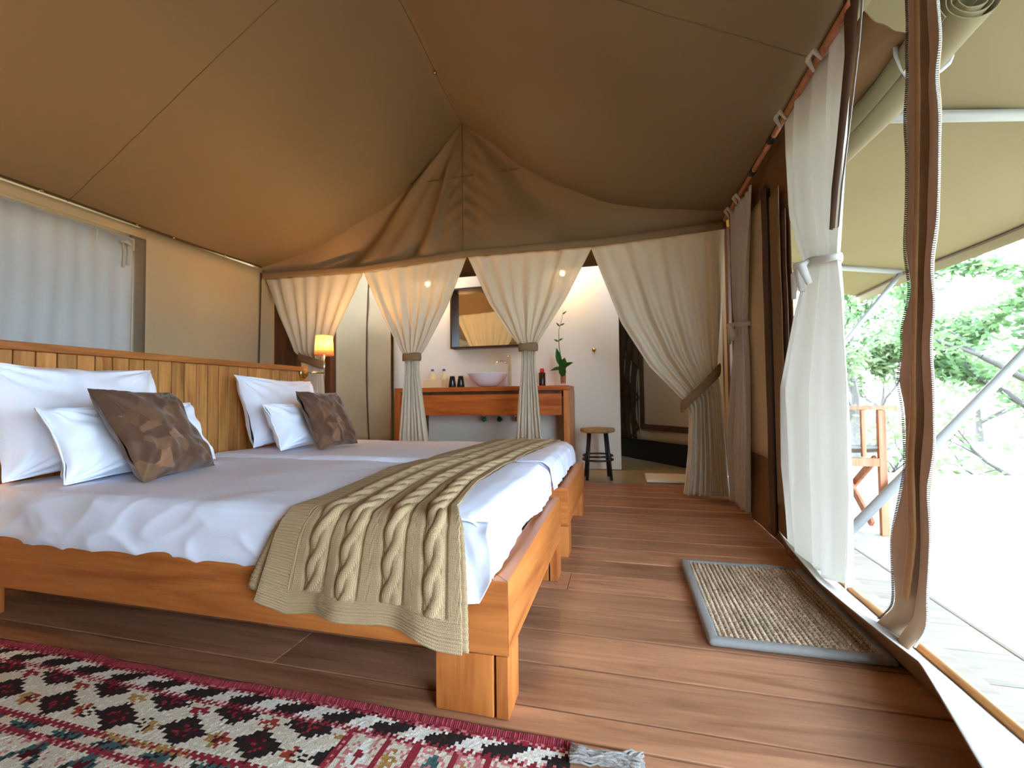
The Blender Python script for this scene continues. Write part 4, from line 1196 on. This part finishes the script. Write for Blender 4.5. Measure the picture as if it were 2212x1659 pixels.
for xx, side in ((-2.0, 'left'), (-1.868, 'right')):
    bt = empty('bottle', (xx, 4.40, .855), f'clear bottle with blue cap behind the cream box, the {side} one', 'bottle', 'blue capped bottles')
    lathe('bottle_body', [(0, .857), (.034, .857), (.036, .87), (.036, .98), (.014, 1.02), (.012, 1.04), (0, 1.04)], (xx, 4.40, 0), plain('pale yellow plastic', lin(232, 216, 160), .3), bt, 20)
    lathe('cap', [(0, 1.04), (.016, 1.04), (.016, 1.062), (0, 1.064)], (xx, 4.40, 0), plain('blue cap', lin(62, 72, 160), .4), bt, 14)
for xx, side in ((-1.715, 'left'), (-1.622, 'right')):
    o = lathe('beaker', [(0, .857), (.04, .857), (.042, .862), (.026, .965), (.024, .975), (.018, .975), (0, .97)], (xx, 4.26, 0), plain('dark glazed', lin(30, 22, 18), .15), None, 20)
    tag(o, f'dark tapered beaker on the vanity, the {side} one of two', 'beaker', 'dark beakers')
sb = empty('soap_bottle', (-.775, 4.30, .855), 'dark bottle with bright red cap on the vanity', 'bottle')
lathe('bottle_body', [(0, .857), (.032, .857), (.034, .865), (.034, .985), (.028, .992), (0, .993)], (-.775, 4.30, 0), plain('dark amber plastic', lin(46, 18, 14), .25), sb, 20)
lathe('cap', [(0, .993), (.022, .993), (.024, 1.0), (.020, 1.03), (0, 1.034)], (-.775, 4.30, 0), plain('red cap', lin(206, 34, 28), .4), sb, 16)
va = lathe('vase', [(0, .857), (.026, .857), (.024, .87), (.028, 1.03), (.030, 1.045), (.027, 1.045), (.024, .88), (0, .875)], (-.565, 4.30, 0), glassm, None, 24)
tag(va, 'slim clear glass vase on the right end of the vanity', 'vase')
pln = empty('cut_plant', (-.565, 4.30, .88), 'leafy green stem standing in the glass vase', 'plant')
stem = [(-.565, 4.30, .885), (-.575, 4.30, 1.06), (-.60, 4.29, 1.25), (-.60, 4.29, 1.40), (-.565, 4.30, 1.53), (-.555, 4.30, 1.62)]
tube('stem', stem, [.005, .005, .004, .003, .002, .001], M['plant'], pln, 6)
def leaf(p, d, L, w, drop=.3):
    p, d = Vector(p), Vector(d).normalized(); sd = d.cross(Vector((0, -1, .2))).normalized()
    def fn(s, t):
        ww = w * math.sin(PI * min(1, t ** .8)) * (1 - .2 * t)
        return p + d * L * t + sd * (s - .5) * 2 * ww + Vector((0, -.01 * abs(s - .5) - .02 * t, -drop * L * t * t))
    surf('leaf', fn, 6, 10, M['plant'], pln, .0008)
leaf((-.59, 4.29, 1.05), (-.15, -.1, 1), .20, .032, .1)
leaf((-.575, 4.29, 1.0), (.25, -.3, 1), .17, .045, .2)
leaf((-.575, 4.29, 1.02), (-1, -.2, .35), .12, .022, .5)
leaf((-.57, 4.29, 1.03), (1, -.2, .8), .15, .022, .3)
leaf((-.57, 4.285, .94), (.1, -.5, 1), .17, .04, .2)
for p, d in (((-.602, 4.29, 1.29), (-1, 0, .6)), ((-.602, 4.29, 1.30), (1, 0, .5)), ((-.59, 4.29, 1.44), (-.6, 0, .8)), ((-.585, 4.29, 1.45), (1, 0, .4)), ((-.56, 4.3, 1.56), (.8, 0, .6))):
    leaf(p, d, .055, .009, .1)
mi = empty('wall_mirror', (-1.43, 4.55, 1.28), 'wall mirror in a deep dark wooden box frame', 'mirror')
mx0, mx1, mz0, mz1 = -1.815, -1.02, 1.285, 1.945
for c, s in (((mx0 + .009, 4.52, (mz0 + mz1) / 2), (.018, .13, mz1 - mz0)), ((mx1 - .009, 4.52, (mz0 + mz1) / 2), (.018, .13, mz1 - mz0)), (((mx0 + mx1) / 2, 4.52, mz0 + .009), (mx1 - mx0 - .036, .13, .018)), (((mx0 + mx1) / 2, 4.52, mz1 - .009), (mx1 - mx0 - .036, .13, .018))):
    box('frame_board', c, s, M['frame'], mi, .002)
box('mirror_glass', ((mx0 + mx1) / 2, 4.575, (mz0 + mz1) / 2), (mx1 - mx0 - .03, .012, mz1 - mz0 - .03), M['mirror'], mi, 0)
for xx, lab in ((-2.10, 'lit bare wall bulb left of the mirror, glowing through the curtain'), (-.585, 'lit bare wall bulb right of the mirror, glowing through the curtain')):
    wlmp = empty('wall_bulb', (xx, 4.55, 2.0), lab, 'lamp', 'bathroom wall bulbs')
    wbse = lathe('wall_base', [(0, 0), (.035, 0), (.035, -.02), (.02, -.035), (0, -.036)], (xx, 4.583, 2.03), M['brass'], wlmp, 16, 'Y')
    lathe('bulb', [(0, -.034), (.016, -.04), (.030, -.07), (.024, -.095), (0, -.103)], (xx, 4.583, 2.03), plain('lit wall bulb', lin(255, 230, 180), .4, emit=(1, .74, .36, 1), estr=22), wbse, 18, 'Y')
    pd = bpy.data.lights.new('bulb_light', 'POINT'); pd.energy = 3.6; pd.color = (1, .58, .18); pd.shadow_soft_size = .03
    po = bpy.data.objects.new('bulb_light', pd); place(po, (xx, 4.44, 2.03), wlmp)
hk = lathe('robe_hook', [(0, 0), (.012, 0), (.012, -.01), (.006, -.014), (.008, -.03), (.02, -.034), (.02, -.044), (0, -.048)], (-.275, 4.583, 1.225), M['brass'], None, 16, 'Y')
tag(hk, 'small metal hook on the plaster wall right of the mirror', 'hook')
for xx, lab, c in ((-1.435, 'green water valve under the vanity, the left one', lin(20, 110, 66)), (-1.265, 'dark water valve under the vanity, the middle one', lin(18, 50, 40)), (-1.065, 'green water valve under the vanity, the right one', lin(16, 100, 60))):
    vv = empty('water_valve', (xx, 4.45, .5), lab, 'valve', 'water valves')
    tube('pipe', [(xx, 4.58, .50), (xx, 4.44, .50), (xx, 4.43, .60)], .009, M['chrome'], vv, 8)
    lathe('handle', [(0, 0), (.028, 0), (.030, -.012), (.022, -.026), (0, -.028)], (xx + .01, 4.43, .52), plain('valve plastic', c, .4), vv, 10, 'Y')

stl = empty('stool', (-.23, 4.08, 0), 'round wooden stool with black legs beside the vanity', 'stool')
lathe('seat', [(0, .418), (.13, .418), (.152, .425), (.157, .44), (.152, .456), (.12, .458), (0, .450)], (-.23, 4.08, 0), M['stoolseat'], stl, 32)
for k in range(4):
    a = PI / 4 + k * PI / 2 + .15
    tube('leg', [(-.23 + .105 * math.cos(a), 4.08 + .105 * math.sin(a), .42), (-.23 + .152 * math.cos(a), 4.08 + .152 * math.sin(a), .001)], .013, M['blackm'], stl, 10)
for zz, rr in ((.21, .131), (.175, .135)):
    tube('ring', [(-.23 + rr * math.cos(k * PI / 16), 4.08 + rr * math.sin(k * PI / 16), zz) for k in range(33)], .009, M['blackm'], stl, 8)
bm_t = rounded_box('bath_mat', (.185, 3.955, 0.0), (.60, 4.33, .022), .010, (24, 24, 3), M['towel'], None, lambda p, n: p + n * .003 * fnz(p.x * 14, p.y * 14))
tag(bm_t, 'folded white bath mat on the floor behind the right curtain', 'bath mat')

# ================================================================ DIRECTOR CHAIR
ch = empty('director_chair', (1.03, 2.86, -.02), 'folding wooden armchair with grey canvas seat on the terrace', 'chair')
for yk in (2.60, 3.12):
    box('arm', (1.06, yk, .668), (.53, .05, .022), M['chair'], ch, .004)
    for xx in (.83, 1.257):
        box('post', (xx, yk, .318), (.036, .026, .676), M['chair'], ch, .003)
    box('spindle', (1.172, yk, .535), (.020, .020, .27), M['chair'], ch, .003)
    box('side_rail', (1.045, yk, .372), (.43, .022, .045), M['chair'], ch, .003)
    box('back_post', (.83, yk, .80), (.034, .024, .30), M['chair'], ch, .003)
for xx in (.86, 1.215):
    bar('cross_leg', (xx, 2.63, .03), (xx, 3.10, .39), .02, .04, M['chair'], ch)
    bar('cross_leg', (xx + .025, 3.10, .03), (xx + .025, 2.63, .39), .02, .04, M['chair'], ch)
surf('seat_canvas', lambda s, t: (lerp(.82, 1.30, s), lerp(2.60, 3.12, t), .455 - .05 * math.sin(t * PI) + .004 * fnz(s * 4, t * 4)), 10, 20, M['seat'], ch, .02)
surf('back_canvas', lambda s, t: (.825 - .04 * math.sin(t * PI), lerp(2.60, 3.12, t), lerp(.78, .95, s)), 6, 20, M['seat'], ch, .004)

ch.location += Vector((.10, .20, 0))

# ================================================================ TREES BEYOND THE TERRACE
def tree(name, base, h, spread, lab, leafm, seed, leaves, lean=(0, 0), lsize=.075, depth=4, fol=.55):
    rnd = random.Random(seed)
    V, F, tips = [], [], []
    def grow(p, d, L, r, lev):
        pts = [p]; q = p.copy(); dd = d.copy(); n = 5
        for k in range(n):
            dd = (dd + Vector((rnd.uniform(-.28, .28), rnd.uniform(-.28, .28), rnd.uniform(-.12, .16)))).normalized()
            q = q + dd * (L / n); pts.append(q.copy())
        a, b = tube_geo(pts, [r * (1 - .5 * k / n) for k in range(n + 1)], 6 if lev < 2 else 4, False, len(V)); V.extend(a); F.extend(b)
        if lev >= 2: tips.extend(pts[2:])
        if lev < depth:
            for k in range(3 if lev < 2 else 2):
                s = pts[rnd.choice((2, 3, 4, 5)) if k else 5]
                nd = (dd + Vector((rnd.uniform(-1, 1) * spread, rnd.uniform(-1, 1) * spread, rnd.uniform(-.25, .5)))).normalized()
                grow(s.copy(), nd, L * rnd.uniform(.6, .82), r * .5 * rnd.uniform(.8, 1.1), lev + 1)
    t = empty(name, base, lab, 'tree', 'trees beyond the terrace')
    grow(Vector(base), Vector((lean[0], lean[1], 1)).normalized(), h * .36, h * .026, 0)
    mk('trunk', V, F, M['bark'], t)
    LV, LF = [], []
    for k in range(leaves):
        c = rnd.choice(tips) + Vector((rnd.gauss(0, .22), rnd.gauss(0, .22), rnd.gauss(0, .13))) * fol
        a = Vector((rnd.gauss(0, 1), rnd.gauss(0, 1), rnd.gauss(0, .5))).normalized(); b = a.orthogonal().normalized()
        b = (b * math.cos(k) + a.cross(b) * math.sin(k))
        s = lsize * rnd.uniform(.6, 1.3); o = len(LV)
        LV += [c - a * s, c + b * s * .45, c + a * s, c - b * s * .45]; LF.append((o, o + 1, o + 2, o + 3))
    f = mk('foliage', LV, LF, leafm, t, False)
    tag(f, None, None, None, 'stuff')
tree('thorn_tree', (5.7, 6.9, -1.0), 4.4, .95, 'tall green thorn tree at the right edge beyond the terrace', M['leafA'], 11, 7000, (-.12, -.05), .06)
tree('thorn_tree', (3.6, 9.2, -1.0), 4.2, .9, 'pale green tree between the white curtain and the zipped flap', M['leafB'], 35, 5500, (.05, 0), .06)
tree('thorn_tree', (6.0, 13.6, -1.1), 6.2, .9, 'leafy tree rising behind the zipped flap beyond the terrace', M['leafA'], 23, 7000, (.05, 0), .075)
tree('thorn_tree', (9.6, 10.6, -1.1), 5.8, .9, 'green tree behind the thick white leaning pole', M['leafA'], 77, 7000, (-.1, 0), .075)
tree('thorn_tree', (7.8, 3.2, -1.1), 4.8, .9, 'unseen thorn tree added beside the terrace to the right', M['leafA'], 83, 6000, (.05, 0), .075)  # out of frame, added to thin the sky light through the opening
tree('thorn_tree', (7.2, -2.4, -1.1), 4.8, .9, 'unseen thorn tree added beside the terrace behind the viewer', M['leafA'], 91, 6000, (.05, 0), .075)  # also out of frame, added to hold back low sky light
tree('bare_bush', (4.2, 6.1, -.95), 2.0, 1.0, 'sparse bare twiggy bush at the terrace edge right of the flap', M['leafA'], 41, 350, (-.2, 0), .045, 5)
tree('bare_bush', (2.6, 6.0, -.95), 1.8, 1.0, 'grey twiggy bush behind the folding chair', M['leafB'], 52, 350, (0, 0), .045, 5)
for i, (x, y, hh) in enumerate(((13, 17, 5), (16, 25, 6), (9, 19, 5), (7.5, 26, 5))):
    tree('distant_tree', (x, y, -1.6), hh, .9, ('far pale tree on the slope at the right', 'tallest far pale tree high on the slope', 'far pale tree behind the middle of the flap', 'far pale tree seen just past the white curtain')[i], M['leafB'], 60 + i, 4000, (0, 0), .12)
